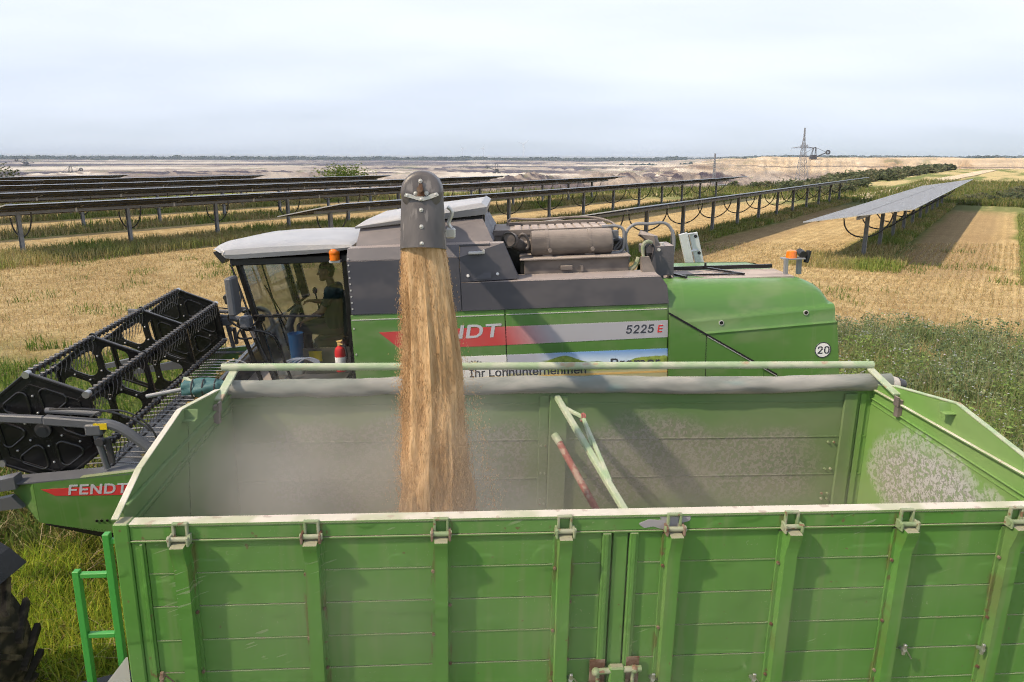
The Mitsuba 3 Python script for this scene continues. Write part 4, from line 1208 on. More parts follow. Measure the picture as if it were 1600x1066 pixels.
el = smooth_path([(0.42, 0.72, 3.92), (0.28, 0.70, 3.90), (0.17, 0.60, 3.97), (0.12, 0.46, 4.0)], 18)
ip = cadd('intake_pipe', tube(el, [0.06] * 6 + [0.075] * 6 + [0.09] * 6, 18), 'dusty_metal')
cadd('pipe_mouth', moved(lathe([(0.001, 0.47), (0.08, 0.468), (0.08, 0.440), (0.095, 0.438), (0.095, 0.50)], 20), (0.12, 0.0, 4.0)), 'void_black', ip)
cadd('hose', tube(smooth_path([(0.25, 0.62, 4.0), (0.30, 0.58, 4.05), (0.36, 0.6, 3.98), (0.33, 0.6, 3.86)], 14), 0.018, 8), 'dusty_metal', ip)
gr = cadd('radiator_screen', cat(box(-0.08, 1.47, 0.95, 2.2, 3.90, 4.045, 0.012), box(0.12, 1.42, 1.75, 1.80, 4.05, 4.10, 0.006), box(-0.08, 1.47, 0.935, 0.96, 4.0, 4.075, 0.006)), 'dusty_metal')
for i in range(11):
    x = 0.20 + i * 0.115
    cadd('slat', box(x, x + 0.085, 0.98, 1.74, 4.046, 4.062, 0.004), 'dusty_roof', gr)
cadd('guard_rail', tube(smooth_path([(0.10, 1.72, 4.06), (0.12, 1.72, 4.14), (0.25, 1.70, 4.15), (1.2, 1.55, 4.15), (1.42, 1.3, 4.12), (1.50, 1.0, 4.07)], 30), 0.016, 8), 'dusty_metal', gr)
for pts in ([(1.30, 0.75, 4.09), (1.44, 0.75, 4.095), (1.555, 0.75, 4.06), (1.575, 0.75, 3.9), (1.56, 0.75, 3.79), (1.44, 0.75, 3.755), (1.36, 0.75, 3.76)],
            [(1.60, 0.78, 3.56), (1.61, 0.78, 3.85), (1.62, 0.78, 4.02), (1.70, 0.78, 4.095), (1.90, 0.78, 4.10), (2.12, 0.78, 4.09), (2.19, 0.78, 4.0), (2.20, 0.78, 3.7), (2.20, 0.78, 3.40)],
            [(2.20, 0.78, 4.0), (2.26, 1.1, 3.7), (2.30, 1.3, 3.45)]):
    cadd('hand_rail', tube(smooth_path(pts, 40), 0.020, 10), 'galvanised')
cadd('control_unit', cat(box(1.415, 1.50, 0.66, 0.74, 3.95, 4.045, 0.008), tube(smooth_path([(1.45, 0.7, 3.95), (1.53, 0.72, 3.86), (1.47, 0.74, 3.80), (1.55, 0.74, 3.92)], 18), 0.012, 6)), 'grey_plastic')
tk = cadd('fluid_tank', cat(hull([(1.90, 0.55, 3.58), (1.92, 0.55, 3.84), (2.17, 0.55, 3.84), (2.17, 0.55, 3.33), (2.06, 0.55, 3.33), (1.90, 1.0, 3.58), (1.92, 1.0, 3.84), (2.17, 1.0, 3.84), (2.17, 1.0, 3.33)]), box(1.78, 1.95, 0.62, 0.85, 3.74, 3.85, 0.01)), 'harvester_grey')
cadd('pump_cover', hull([(1.76, 0.6, 3.99), (1.92, 0.55, 3.97), (1.94, 0.55, 3.83), (2.0, 0.6, 3.85), (2.0, 0.75, 3.95), (1.80, 0.85, 4.02), (1.76, 0.8, 3.96)]), 'dusty_metal', tk)
cadd('cap', cat(cyl((2.03, 0.62, 3.83), (2.03, 0.62, 3.88), 0.03, 12), cyl((1.98, 0.55, 3.80), (1.98, 0.53, 3.80), 0.02, 10)), 'zinc', tk)
cadd('pedestal', hull([(1.74, 0.30, 3.55), (1.90, 0.30, 3.55), (1.735, 0.36, 3.74), (1.83, 0.36, 3.74), (1.74, 0.5, 3.55), (1.90, 0.5, 3.55), (1.735, 0.45, 3.74), (1.83, 0.45, 3.74)]), 'dusty_metal')
for pts, r in (([(1.76, 0.4, 3.74), (1.755, 0.4, 3.83), (1.77, 0.4, 3.90), (1.82, 0.42, 3.92), (1.87, 0.45, 3.90)], 0.022), ([(1.80, 0.45, 3.74), (1.80, 0.45, 3.85), (1.86, 0.5, 3.88)], 0.018),
               ([(1.89, 0.5, 3.88), (1.90, 0.42, 3.80), (1.86, 0.38, 3.68), (1.88, 0.36, 3.57)], 0.010), ([(1.55, 0.6, 3.57), (1.66, 0.5, 3.60), (1.72, 0.5, 3.72)], 0.030)):
    cadd('hose', tube(smooth_path(pts, 18), r, 8), 'pale_green_metal' if r > 0.02 else 'black_metal')
# rear ladder against the tail, pale metal
lad = cadd('rear_ladder', cat(beam((2.745, 2.62, 3.76), (2.90, 2.62, 3.10), 0.05, 0.13, 0.006, up=(1, 0, 0)), beam((2.925, 2.74, 3.75), (3.08, 2.74, 3.09), 0.05, 0.13, 0.006, up=(1, 0, 0))), 'aluminium')
for t in (0.03, 0.42, 0.86):
    x, z = 2.745 + 0.155 * t, 3.76 - 0.66 * t
    cadd('rung', beam((x, 2.62, z), (x + 0.18, 2.74, z), 0.06, 0.022, 0.004), 'aluminium', lad)
    cadd('hole', cyl((x + 0.21, 2.712, z - 0.04), (x + 0.21, 2.708, z - 0.04), 0.026, 12), 'void_black', lad)
# green tail hood
XR_ = lambda z: float(np.interp(z, [1.9, 2.34, 2.93, 2.975, 3.5], [4.10, 4.065, 3.99, 3.965, 3.96]))
ts_ = np.r_[np.linspace(0, 0.80, 18), np.linspace(0.83, 1.0, 12)]
rows = []
for t in ts_:
    X = 2.0 + 1.97 * t
    top = float(np.interp(X, [2.0, 2.9, 3.57, 3.71, 3.81, 3.88, 3.93, 3.97], [3.447, 3.433, 3.415, 3.395, 3.355, 3.30, 3.225, 3.12]))
    k = (top - 3.06) / (3.44 - 3.06)
    c1, c2 = 3.014 + (X - 2.28) * 0.062, 2.862 + (X - 2.43) * 0.054
    near = min(1.0, max(0.0, (X - 2.02) / 0.35))
    bu = near
    prof = [(-0.058 * bu, 1.95), (-0.058 * bu, c2 - 0.03), (-0.070 * bu, c2 - 0.012), (-0.068 * bu, c2), (-0.036 * bu, c2 + 0.016), (-0.034 * bu, c1 - 0.03), (-0.022 * bu, c1), (0.0, c1 + 0.02)]
    for (yy, zz) in ((0.012, 3.14), (0.035, 3.22), (0.075, 3.30), (0.13, 3.365), (0.20, 3.41), (0.30, 3.435), (0.45, 3.44)):
        prof.append((yy, max(c1 + 0.021 + 0.001 * len(prof), 3.06 + (zz - 3.06) * k)))
    zt = prof[-1][1]
    prof += [(1.2, zt - 0.02), (2.2, zt - 0.06), (2.38, zt - 0.2), (2.42, c1), (2.42, 1.95)]
    rows.append([(2.0 + t * (XR_(z) - 2.0), y, z) for y, z in prof])
V = np.array(rows)
hood = grid_mesh(V)
last = V[-1]
cap = tm(np.vstack([last, last.mean(0)]), [[i, i + 1, len(last)] for i in range(len(last) - 1)] + [[len(last) - 1, 0, len(last)]])
hd = cadd('tail_hood', cat(hood, cap), 'harvester_green', smooth=28)
cadd('lower_panel', prism([(2.004, 3.105), (3.14, 2.405), (3.14, 1.95), (2.445, 1.95), (2.445, 2.835), (2.433, 2.843), (2.433, 1.95), (2.004, 1.95)], 'y', -0.066, -0.060), 'harvester_green', smooth=False)
cadd('seam', cat(beam((1.99, -0.070, 3.122), (3.30, -0.070, 2.315), 0.012, 0.022, up=(0, 0, 1)), box(2.435, 2.444, -0.067, -0.058, 1.95, 2.84)), 'void_black', hd)
cadd('edge_trim', beam((2.45, -0.073, 2.823), (3.30, -0.073, 2.299), 0.010, 0.008), 'zinc', hd)
for x, z in ((2.62, 2.975), (3.62, 3.06)):
    cadd('lock', cat(cyl((x, -0.02, z), (x, -0.045, z), 0.022, 14)), 'black_metal', hd)
    cadd('lock_ring', moved(lathe([(0.022, -0.046), (0.030, -0.046), (0.030, -0.03)], 16), (x, 0, z)), 'zinc', hd)
rf = cadd('tail_roof', cat(hull([(2.02, 0.40, 3.444), (3.62, 0.40, 3.430), (2.02, 1.2, 3.426), (3.64, 1.2, 3.405), (2.02, 0.40, 3.43), (3.62, 0.40, 3.41)])), 'dusty_roof')
cadd('roof_frame', cat(beam((2.08, 1.20, 3.455), (3.62, 1.20, 3.440), 0.03, 0.05), beam((2.10, 0.44, 3.47), (2.10, 1.2, 3.47), 0.035, 0.03), beam((2.30, 0.42, 3.462), (2.08, 1.0, 3.462), 0.03, 0.025), beam((3.05, 0.55, 3.452), (2.72, 1.18, 3.452), 0.03, 0.025), beam((2.2, 0.62, 3.458), (3.02, 0.60, 3.45), 0.03, 0.02),
                       cyl((2.72, 1.15, 3.44), (2.72, 1.15, 3.52), 0.016, 8)), 'black_metal', rf)
cadd('roof_clutter', cat(hull([(2.03, 0.5, 3.45), (2.16, 0.5, 3.45), (2.05, 0.95, 3.45), (2.16, 0.9, 3.45), (2.09, 0.7, 3.56)]), sphere((2.15, 0.9, 3.49), 0.045)), 'dusty_metal', rf)
bk = cadd('beacon_bracket', cat(box(3.555, 3.60, 0.55, 0.60, 3.42, 3.63, 0.004), box(3.765, 3.82, 0.68, 0.74, 3.40, 3.60, 0.004), box(3.555, 3.82, 0.56, 0.73, 3.605, 3.622, 0.004)), 'galvanised')
cadd('beacon', cat(cyl((3.665, 0.64, 3.622), (3.665, 0.64, 3.70), 0.068, 20, 0.060), sphere((3.665, 0.64, 3.70), (0.060, 0.060, 0.02))), 'orange_lens', bk)
cadd('work_lamp', cat(cyl((3.80, 0.60, 3.66), (3.80, 0.74, 3.68), 0.045, 14), beam((3.86, 0.66, 3.55), (3.90, 0.68, 3.70), 0.05, 0.05, 0.006)), 'black_plastic', bk)
sg_ = cadd('speed_sign', cyl((3.84, -0.058, 2.60), (3.84, -0.064, 2.60), 0.097, 32), 'white_paint')
cadd('sign_ring', moved(lathe([(0.086, -0.0645), (0.097, -0.0648), (0.0975, -0.06)], 36), (3.84, 0, 2.60)), 'decal_dark', sg_)
cadd('lettering', on_side(text('20', 0.088, True, 0.002), 3.766, 2.556, -0.0645), 'decal_dark', sg_, smooth=False)

# ------------------------------------------------------------------ cab
cab = cadd('cab', cat(box(-3.0, -1.82, 0.62, 2.38, 2.02, 2.20, 0.02), box(-1.90, -1.81, 0.62, 2.38, 2.2, 3.86, 0.01)), 'black_metal')
st_x = [(-3.80, 3.985, 3.998), (-3.70, 3.945, 4.022), (-3.52, 3.905, 4.052), (-3.30, 3.890, 4.068), (-2.9, 3.90, 4.085), (-2.4, 3.915, 4.085), (-2.05, 3.93, 4.072), (-1.86, 3.955, 4.05), (-1.80, 3.985, 4.02)]
rows = []
for i, (x, zb, zt) in enumerate(st_x):
    zm = zb + 0.35 * (zt - zb)
    bow = 0.20 * (1 - min(1.0, (x + 3.80) / 0.7)) ** 2
    ring = [(0.47, zb), (0.42, zb + 0.008), (0.405, zm), (0.425, zb + 0.7 * (zt - zb)), (0.50, zt - 0.030), (0.66, zt - 0.004), (0.80, zt - 0.014), (1.5, zt), (2.2, zt - 0.012), (2.28, zt - 0.006), (2.44, zt - 0.022), (2.56, zb + 0.7 * (zt - zb)), (2.595, zm), (2.58, zb + 0.008), (2.53, zb)]
    rows.append([(x + bow * abs((y - 1.5) / 1.1) ** 2.5 * 2.2, y, z) for y, z in ring])
V = np.array(rows)
V = np.concatenate([V, V[:, :1]], 1)
ends = [tm(np.vstack([V[e, :-1], V[e, :-1].mean(0)]), [[j, (j + 1) % 15, 15] for j in range(15)]) for e in (0, -1)]
rfc = cadd('cab_roof', cat(grid_mesh(V), *ends), 'cab_roof', cab, smooth=22)
cadd('roof_underside', box(-3.36, -1.84, 0.52, 2.48, 3.80, 3.888, 0.01), 'black_plastic', cab)
cadd('head_lamp', cat(hull([(-3.66, 0.78, 3.955), (-3.56, 0.78, 3.80), (-3.50, 0.78, 3.86), (-3.55, 0.78, 3.95), (-3.66, 1.0, 3.955), (-3.56, 1.0, 3.80), (-3.50, 1.0, 3.86)])), 'black_plastic', cab)
cadd('lamp_glass', hull([(-3.665, 0.80, 3.94), (-3.58, 0.80, 3.815), (-3.665, 0.98, 3.94), (-3.58, 0.98, 3.815), (-3.672, 0.9, 3.935), (-3.59, 0.9, 3.80)]), 'zinc', cab)
P0, P1 = np.array([-3.29, 3.83]), np.array([-2.97, 2.15])
for y in (0.62, 2.38):
    cadd('pillar', beam((P0[0], y, P0[1]), (P1[0], y, P1[1]), 0.06, 0.075, 0.01), 'black_metal', cab)
    cadd('pillar', box(-1.985, -1.815, y - 0.03, y + 0.03, 2.05, 3.86, 0.01), 'black_metal', cab)
    cadd('window', prism([(-3.25, 3.80), (-1.99, 3.80), (-1.99, 2.10), (-2.93, 2.10)], 'y', y - 0.002, y + 0.002) if False else tm([(-3.25, y, 3.80), (-1.99, y, 3.80), (-1.99, y, 2.10), (-2.93, y, 2.10)], [[0, 1, 2, 3]]), 'pane_glass', cab, smooth=False)
cadd('windscreen', tm([(P0[0], 0.66, P0[1]), (P0[0], 2.34, P0[1]), (P1[0], 2.34, P1[1]), (P1[0], 0.66, P1[1])], [[0, 1, 2, 3]]), 'pane_glass', cab, smooth=False)
cadd('wiper', cat(beam((-3.20, 1.2, 3.72), (-3.0, 1.3, 2.5), 0.012, 0.02), beam((-3.15, 1.15, 3.4), (-2.98, 1.5, 2.45), 0.012, 0.014), beam((-3.17, 1.12, 3.45), (-3.02, 1.62, 2.7), 0.010, 0.012)), 'black_plastic', cab)
cadd('cab_post', cat(beam((-3.02, 2.05, 3.83), (-2.90, 2.05, 3.10), 0.10, 0.11, 0.02), beam((-3.28, 2.30, 3.62), (-3.05, 2.30, 2.5), 0.045, 0.05, 0.01)), 'black_metal', cab)
cadd('door_bar', cat(cyl((-3.16, 0.57, 3.145), (-2.30, 0.57, 3.112), 0.016, 10), box(-2.92, -2.80, 0.555, 0.585, 3.115, 3.16, 0.008), box(-3.12, -3.03, 0.555, 0.60, 3.07, 3.16, 0.01)), 'black_metal', cab)
cadd('grab_rail', cat(tube([(-3.34, 0.50, 3.82), (-3.12, 0.45, 2.95), (-3.00, 0.45, 2.45), (-2.95, 0.5, 2.1)], 0.014, 8), tube(smooth_path([(-3.22, 0.42, 3.02), (-3.05, 0.36, 3.0), (-2.88, 0.36, 2.93), (-2.80, 0.38, 2.7), (-2.72, 0.42, 2.3), (-2.70, 0.5, 2.05)], 26), 0.020, 8), beam((-3.30, 0.47, 3.0), (-3.08, 0.47, 2.1), 0.03, 0.05, 0.008), beam((-3.12, 0.40, 2.9), (-2.84, 0.40, 2.05), 0.03, 0.045, 0.008)), 'black_metal', cab)
mr = cadd('mirror', box(-3.30, -3.21, 0.10, 0.34, 3.24, 3.71, 0.035), 'grey_plastic', cab)
cadd('mirror', box(-3.255, -3.13, 0.28, 0.46, 3.04, 3.19, 0.025), 'grey_plastic', cab)
cadd('mirror_arm', cat(tube(smooth_path([(-3.27, 0.22, 3.28), (-3.36, 0.25, 3.18), (-3.25, 0.3, 3.06), (-3.20, 0.4, 3.0), (-3.14, 0.55, 3.08)], 22), 0.013, 8), tube(smooth_path([(-3.32, 0.25, 3.47), (-3.42, 0.35, 3.42), (-3.36, 0.5, 3.3), (-3.3, 0.6, 3.45)], 16), 0.013, 8), box(-3.36, -3.28, 0.18, 0.30, 3.38, 3.50, 0.012), tube(smooth_path([(-3.24, 0.3, 3.05), (-3.30, 0.3, 2.95), (-3.16, 0.4, 2.90)], 12), 0.013, 8)), 'black_plastic', cab)
cadd('mirror', box(-3.24, -3.12, 2.62, 2.80, 3.06, 3.22, 0.04), 'grey_plastic', cab)
cadd('beacon', cat(cyl((-2.03, 0.45, 3.835), (-2.03, 0.45, 3.90), 0.062, 20), sphere((-2.03, 0.45, 3.93), (0.066, 0.066, 0.062), 3)), 'orange_lens', cab, label='orange beacon under the cab roof edge')
cadd('beacon_bracket', box(-2.10, -1.96, 0.42, 0.60, 3.80, 3.834, 0.006), 'zinc', cab)
# inside the cab
sw = cadd('steering_wheel', turned(lathe([(0.185, -0.013), (0.198, 0.0), (0.185, 0.013), (0.172, 0.0), (0.185, -0.013)], 28, 'z'), -35, (0, 1, 0)).apply_translation((-2.845, 1.45, 3.13)), 'black_plastic', cab)
cadd('steering_spoke', cat(*[turned(box(0, 0.18, -0.014, 0.014, -0.008, 0.008), a, (0, 0, 1)) for a in (60, 180, 300)]).apply_transform(trimesh.transformations.rotation_matrix(math.radians(-35), (0, 1, 0))).apply_translation((-2.845, 1.45, 3.13)), 'black_plastic', cab)
cadd('steering_column', tube(smooth_path([(-2.85, 1.45, 3.10), (-2.94, 1.45, 2.95), (-3.02, 1.45, 2.75), (-3.03, 1.45, 2.2)], 16), [0.05] * 6 + [0.075] * 10, 14), 'grey_plastic', cab)
cadd('seat', cat(box(-2.62, -2.16, 1.22, 1.78, 2.52, 2.68, 0.04), turned(box(-2.22, -2.10, 1.24, 1.76, 2.66, 3.34, 0.04), 6, (0, 1, 0), (-2.16, 1.5, 2.66)), box(-2.14, -2.06, 1.38, 1.62, 3.36, 3.56, 0.03), box(-2.5, -2.25, 1.35, 1.65, 2.2, 2.52, 0.02)), 'seat_cloth', cab)
cadd('console', cat(box(-2.75, -2.10, 1.92, 2.16, 2.2, 2.82, 0.03), hull([(-2.80, 1.95, 2.80), (-2.60, 1.95, 2.84), (-2.80, 2.12, 2.80), (-2.60, 2.12, 2.84), (-2.68, 2.0, 3.02)]), sphere((-2.72, 1.9, 3.22), (0.035, 0.035, 0.05)), cyl((-2.70, 1.95, 2.95), (-2.72, 1.9, 3.2), 0.012, 8)), 'black_plastic', cab)
cadd('monitor', turned(box(-2.97, -2.93, 1.95, 2.15, 3.22, 3.36, 0.01), -20, (0, 0, 1), (-2.95, 2.05, 3.3)), 'black_plastic', cab)
cadd('floor_step', cat(box(-2.95, -2.05, 0.34, 0.62, 2.02, 2.06, 0.01), box(-2.9, -2.1, 0.66, 1.1, 2.20, 2.24)), 'dusty_metal', cab)
cadd('warning_sticker', box(-2.62, -2.45, 0.93, 0.94, 2.42, 2.56), 'yellow_paint', cab)
cadd('switch_panel', cat(box(-2.70, -2.02, 0.945, 0.96, 2.24, 2.60, 0.004)), 'dusty_metal', cab)
cadd('valve_block', cat(box(-2.92, -2.60, 0.50, 0.60, 2.36, 2.44, 0.01), *[cyl((-2.9 + 0.08 * i, 0.52, 2.42), (-2.9 + 0.08 * i, 0.50, 2.50), 0.02, 8) for i in range(4)], *[tube(smooth_path([(-2.9 + 0.07 * i, 0.55, 2.48), (-2.7 + 0.05 * i, 0.6, 2.56), (-2.4, 0.62, 2.44 + 0.02 * i)], 10), 0.010, 6) for i in range(4)]), 'steel', cab)
bkt = one('bucket', cat(lathe([(0.001, 2.30), (0.085, 2.30), (0.10, 2.78), (0.105, 2.80), (0.09, 2.80), (0.09, 2.75), (0.001, 2.6)], 24, 'z').apply_translation((-2.80, 1.02, 0))), 'blue_plastic', 'blue plastic canister standing inside the cab door', 'canister', xf=COMBINE)
fe = thing('fire_extinguisher', 'red fire extinguisher hanging by the cab door', 'fire extinguisher')
prof = [(0.001, 2.40), (0.062, 2.405), (0.068, 2.43), (0.068, 2.66), (0.055, 2.71), (0.025, 2.735), (0.022, 2.745), (0.001, 2.745)]
add('cylinder', lathe(prof, 24, 'z').apply_translation((-2.085, 0.47, 0)), 'red_paint', fe, COMBINE)
add('valve', cat(cyl((-2.085, 0.47, 2.74), (-2.085, 0.47, 2.79), 0.022, 12), beam((-2.11, 0.45, 2.80), (-2.03, 0.42, 2.82), 0.02, 0.018, 0.004), beam((-2.10, 0.45, 2.775), (-2.03, 0.42, 2.765), 0.018, 0.014, 0.003)), 'decal_gold', fe, COMBINE)
add('label_plate', moved(lathe([(0.0695, 2.50), (0.0695, 2.60)], 24, 'z'), (-2.085, 0.47, 0)), 'white_paint', fe, COMBINE)
add('hose', tube(smooth_path([(-2.06, 0.44, 2.76), (-2.0, 0.42, 2.72), (-2.0, 0.43, 2.55), (-2.015, 0.44, 2.46)], 14), 0.011, 8), 'black_plastic', fe, COMBINE)
add('bracket', cat(moved(lathe([(0.069, 2.45), (0.072, 2.455), (0.072, 2.475), (0.069, 2.48)], 20, 'z'), (-2.085, 0.47, 0)), box(-2.11, -2.06, 0.53, 0.60, 2.40, 2.70)), 'zinc', fe, COMBINE)

# feeder house between cab and header
cadd('feeder_house', cat(hull([(-1.9, 0.75, 1.0), (-1.9, 2.25, 1.0), (-1.9, 0.75, 1.9), (-1.9, 2.25, 1.9), (-4.05, 0.75, 1.15), (-4.05, 2.25, 1.15), (-4.05, 0.75, 2.02), (-4.05, 2.25, 2.02), (-3.1, 0.75, 2.2), (-3.1, 2.25, 2.2)])), 'dusty_metal')
cadd('feeder_hose', cat(tube(smooth_path([(-4.0, 2.2, 2.7), (-3.8, 1.9, 2.85), (-3.5, 1.4, 2.7), (-3.2, 1.0, 2.45)], 24), 0.035, 10), tube(smooth_path([(-3.9, 2.2, 2.9), (-3.5, 1.6, 3.0), (-3.2, 0.9, 2.8), (-3.1, 0.7, 2.5)], 24), 0.018, 8)), 'black_metal')

# ------------------------------------------------------------------ unloading auger, spout and falling grain (world coordinates)
W0 = COMBINE
pv = CM_ @ np.array([-0.82, 0.28, 4.42]) + CT_
sp_c = np.array([-0.668, 5.56, 4.742])
ug = add('unloading_auger', cat(cyl(pv, sp_c + (pv - sp_c) * 0.02, 0.135, 28)), 'spout_rubber', cb, None)
nrm = np.array([0.10, -1.0, 0.08])
rows = []
for z, ry, rx, yc in ((4.742, 0.10, 0.153, 5.55), (4.66, 0.115, 0.158, 5.545), (4.56, 0.135, 0.163, 5.54), (4.44, 0.150, 0.168, 5.535), (4.315, 0.165, 0.175, 5.53)):
    r_ = []
    for a in np.linspace(-0.18, math.pi + 0.18, 33):
        zz = z + (0.038 * max(0, math.sin(a)) if z < 4.4 else 0)
        r_.append((-0.668 + rx * math.cos(a), yc - ry * math.sin(a), zz))
    rows.append(r_)
outer = np.array(rows)
inner = outer.copy()
c_ = np.array([-0.668, 5.54, 0])
inner[..., :2] = c_[:2] + (outer[..., :2] - c_[:2]) * 0.94
shell = cat(grid_mesh(outer), grid_mesh(inner[:, ::-1]), grid_mesh(np.stack([outer[-1], inner[-1]])), grid_mesh(np.stack([outer[0], inner[0]])))
sp = add('spout', shell, 'spout_rubber', cb, None, smooth=40)
# rounded end cap plate, tilted back at the top
cap = []
for rr, dy in ((0.0, -0.100), (0.06, -0.100), (0.115, -0.099), (0.138, -0.094), (0.149, -0.078), (0.153, -0.05), (0.153, 0.05)):
    cap.append([(-0.668 + rr * math.cos(a), 5.55 + dy + 0.03 * max(0, math.sin(a)) * rr / 0.153, 4.742 + rr * math.sin(a) * 1.0) for a in np.linspace(0, 2 * math.pi, 41)])
add('end_cap', grid_mesh(np.array(cap)), 'spout_rubber', sp, None, smooth=40)
yb = 5.447
add('clamp_plate', prism([(-0.788, 4.715), (-0.775, 4.738), (-0.735, 4.728), (-0.70, 4.712), (-0.625, 4.712), (-0.59, 4.732), (-0.548, 4.744), (-0.532, 4.722), (-0.60, 4.695), (-0.662, 4.680), (-0.72, 4.697)], 'y', yb - 0.022, yb - 0.010), 'zinc', sp, None, smooth=False)
add('shaft_end', cat(cyl((-0.668, yb, 4.765), (-0.668, yb - 0.05, 4.765), 0.022, 14), cyl((-0.664, yb, 4.79), (-0.664, yb - 0.04, 4.79), 0.014, 10), hull([(-0.70, yb - 0.012, 4.715), (-0.635, yb - 0.012, 4.715), (-0.68, yb - 0.012, 4.765), (-0.65, yb - 0.012, 4.765), (-0.70, yb, 4.715), (-0.635, yb, 4.715), (-0.668, yb, 4.77)])), 'rust', sp, None)
for x, z in ((-0.663, 4.692), (-0.762, 4.722), (-0.557, 4.727), (-0.664, 4.618), (-0.662, 4.500), (-0.660, 4.380), (-0.668, 4.823), (-0.705, 4.735), (-0.625, 4.735)):
    y0 = float(np.interp(z, [4.315, 4.44, 4.56, 4.66, 4.742, 4.85], [5.365, 5.385, 5.405, 5.430, 5.449, 5.452]))
    plate = z > 4.69 and z < 4.73
    y0 -= 0.012 if plate else 0
    add('bolt', cat(cyl((x, y0, z), (x, y0 - 0.006, z), 0.0155 if not plate else 0.010, 14), sphere((x, y0 - 0.006, z), (0.010, 0.007, 0.010), 1)), 'zinc', sp, None)
add('sensor', cat(box(-0.515, -0.44, 5.70, 5.75, 4.38, 4.46, 0.02), tube(smooth_path([(-0.50, 5.72, 4.62), (-0.47, 5.72, 4.55), (-0.49, 5.72, 4.50), (-0.47, 5.72, 4.46)], 12), 0.014, 8)), 'zinc', sp, None)
# falling grain: a ragged dense core plus loose grains
N1, N2 = 130, 72
V = np.zeros((N1, N2 + 1, 3))
tt_ = np.linspace(0, 1, N1)
zt_ = 4.345 - (4.345 - 0.95) * tt_
for i, t in enumerate(tt_):
    sx, sy = 0.157 + 0.165 * t ** 0.8, 0.12 + 0.10 * t
    cx, cy = -0.668 + 0.125 * t + 0.02 * math.sin(t * 7), 5.53 - 0.12 * t
    for j in range(N2 + 1):
        a = (j % N2) * 2 * math.pi / N2
        st1 = meshkit.fbm(np.array([math.cos(a) * 5.0, math.sin(a) * 5.0, zt_[i] * 0.55]), 4, seed=5) - 0.5
        st2 = meshkit.fbm(np.array([math.cos(a) * 1.6, math.sin(a) * 1.6, zt_[i] * 1.6 + 4]), 3, seed=6) - 0.5
        st3 = meshkit.noise(np.array([math.cos(a) * 2.2, math.sin(a) * 2.2, zt_[i] * 5.0]), 9) - 0.5
        k = 1 + (0.30 + 0.5 * t) * st1 + (0.12 + 0.75 * t) * st2 + (0.04 + 0.22 * t) * st3
        V[i, j] = (cx + sx * k * math.cos(a), cy + sy * k * math.sin(a), zt_[i])
core = grid_mesh(V[:, ::-1])
ng = 70000
tg = rng.random(ng) ** 0.8
ag = rng.random(ng) * 2 * math.pi
kg = np.where(rng.random(ng) < 0.8, 1.0 + rng.normal(0, 1, ng) * (0.05 + 0.12 * tg), 1.0 + np.abs(rng.normal(0, 0.45, ng)) * (0.10 + tg))
gp = np.stack([-0.668 + 0.125 * tg + (0.157 + 0.165 * tg ** 0.8) * kg * np.cos(ag) + 0.20 * tg * (kg > 1.2) * (np.cos(ag) > 0), 5.53 - 0.12 * tg + (0.12 + 0.10 * tg) * kg * np.sin(ag), 4.33 - 3.35 * tg], 1)
oc = np.array([[1, 0, 0], [-1, 0, 0], [0, 1, 0], [0, -1, 0], [0, 0, 1], [0, 0, -1.0]]) * np.array([0.0022, 0.0022, 0.0075])
of = np.array([[0, 2, 4], [2, 1, 4], [1, 3, 4], [3, 0, 4], [2, 0, 5], [1, 2, 5], [3, 1, 5], [0, 3, 5]])
gs = rng.uniform(0.7, 1.3, (ng, 1, 1))
gv = (gp[:, None] + oc[None] * gs).reshape(-1, 3)
gf = (of[None] + (np.arange(ng) * 6)[:, None, None]).reshape(-1, 3)
key = add('falling_grain', cat(core, tm(gv, gf)), 'grain', None, None, False)
labels[key] = {'label': 'column of tan grain pouring from the spout into the trailer', 'kind': 'stuff', 'category': 'grain'}
# ------------------------------------------------------------------ person in the cab (combine coordinates)


def capsule(p0, r0, p1, r1):
    s = m3.Manifold.sphere(1.0, 20)
    return m3.Manifold.batch_hull([s.scale([r0] * 3).translate(list(map(float, p0))), s.scale([r1] * 3).translate(list(map(float, p1)))])


def chain(pts):
    return [capsule(pts[i][0], pts[i][1], pts[i + 1][0], pts[i + 1][1]) for i in range(len(pts) - 1)]


def body(bones, edge=0.014, it=8):
    m = m3.Manifold.batch_boolean(bones, m3.OpType.Add).refine_to_length(edge).to_mesh()
    t = trimesh.Trimesh(m.vert_properties[:, :3], m.tri_verts, process=True)
    trimesh.smoothing.filter_taubin(t, iterations=it)
    return t


ps = thing('person', 'driver in a dark shirt seated behind the steering wheel', 'person')


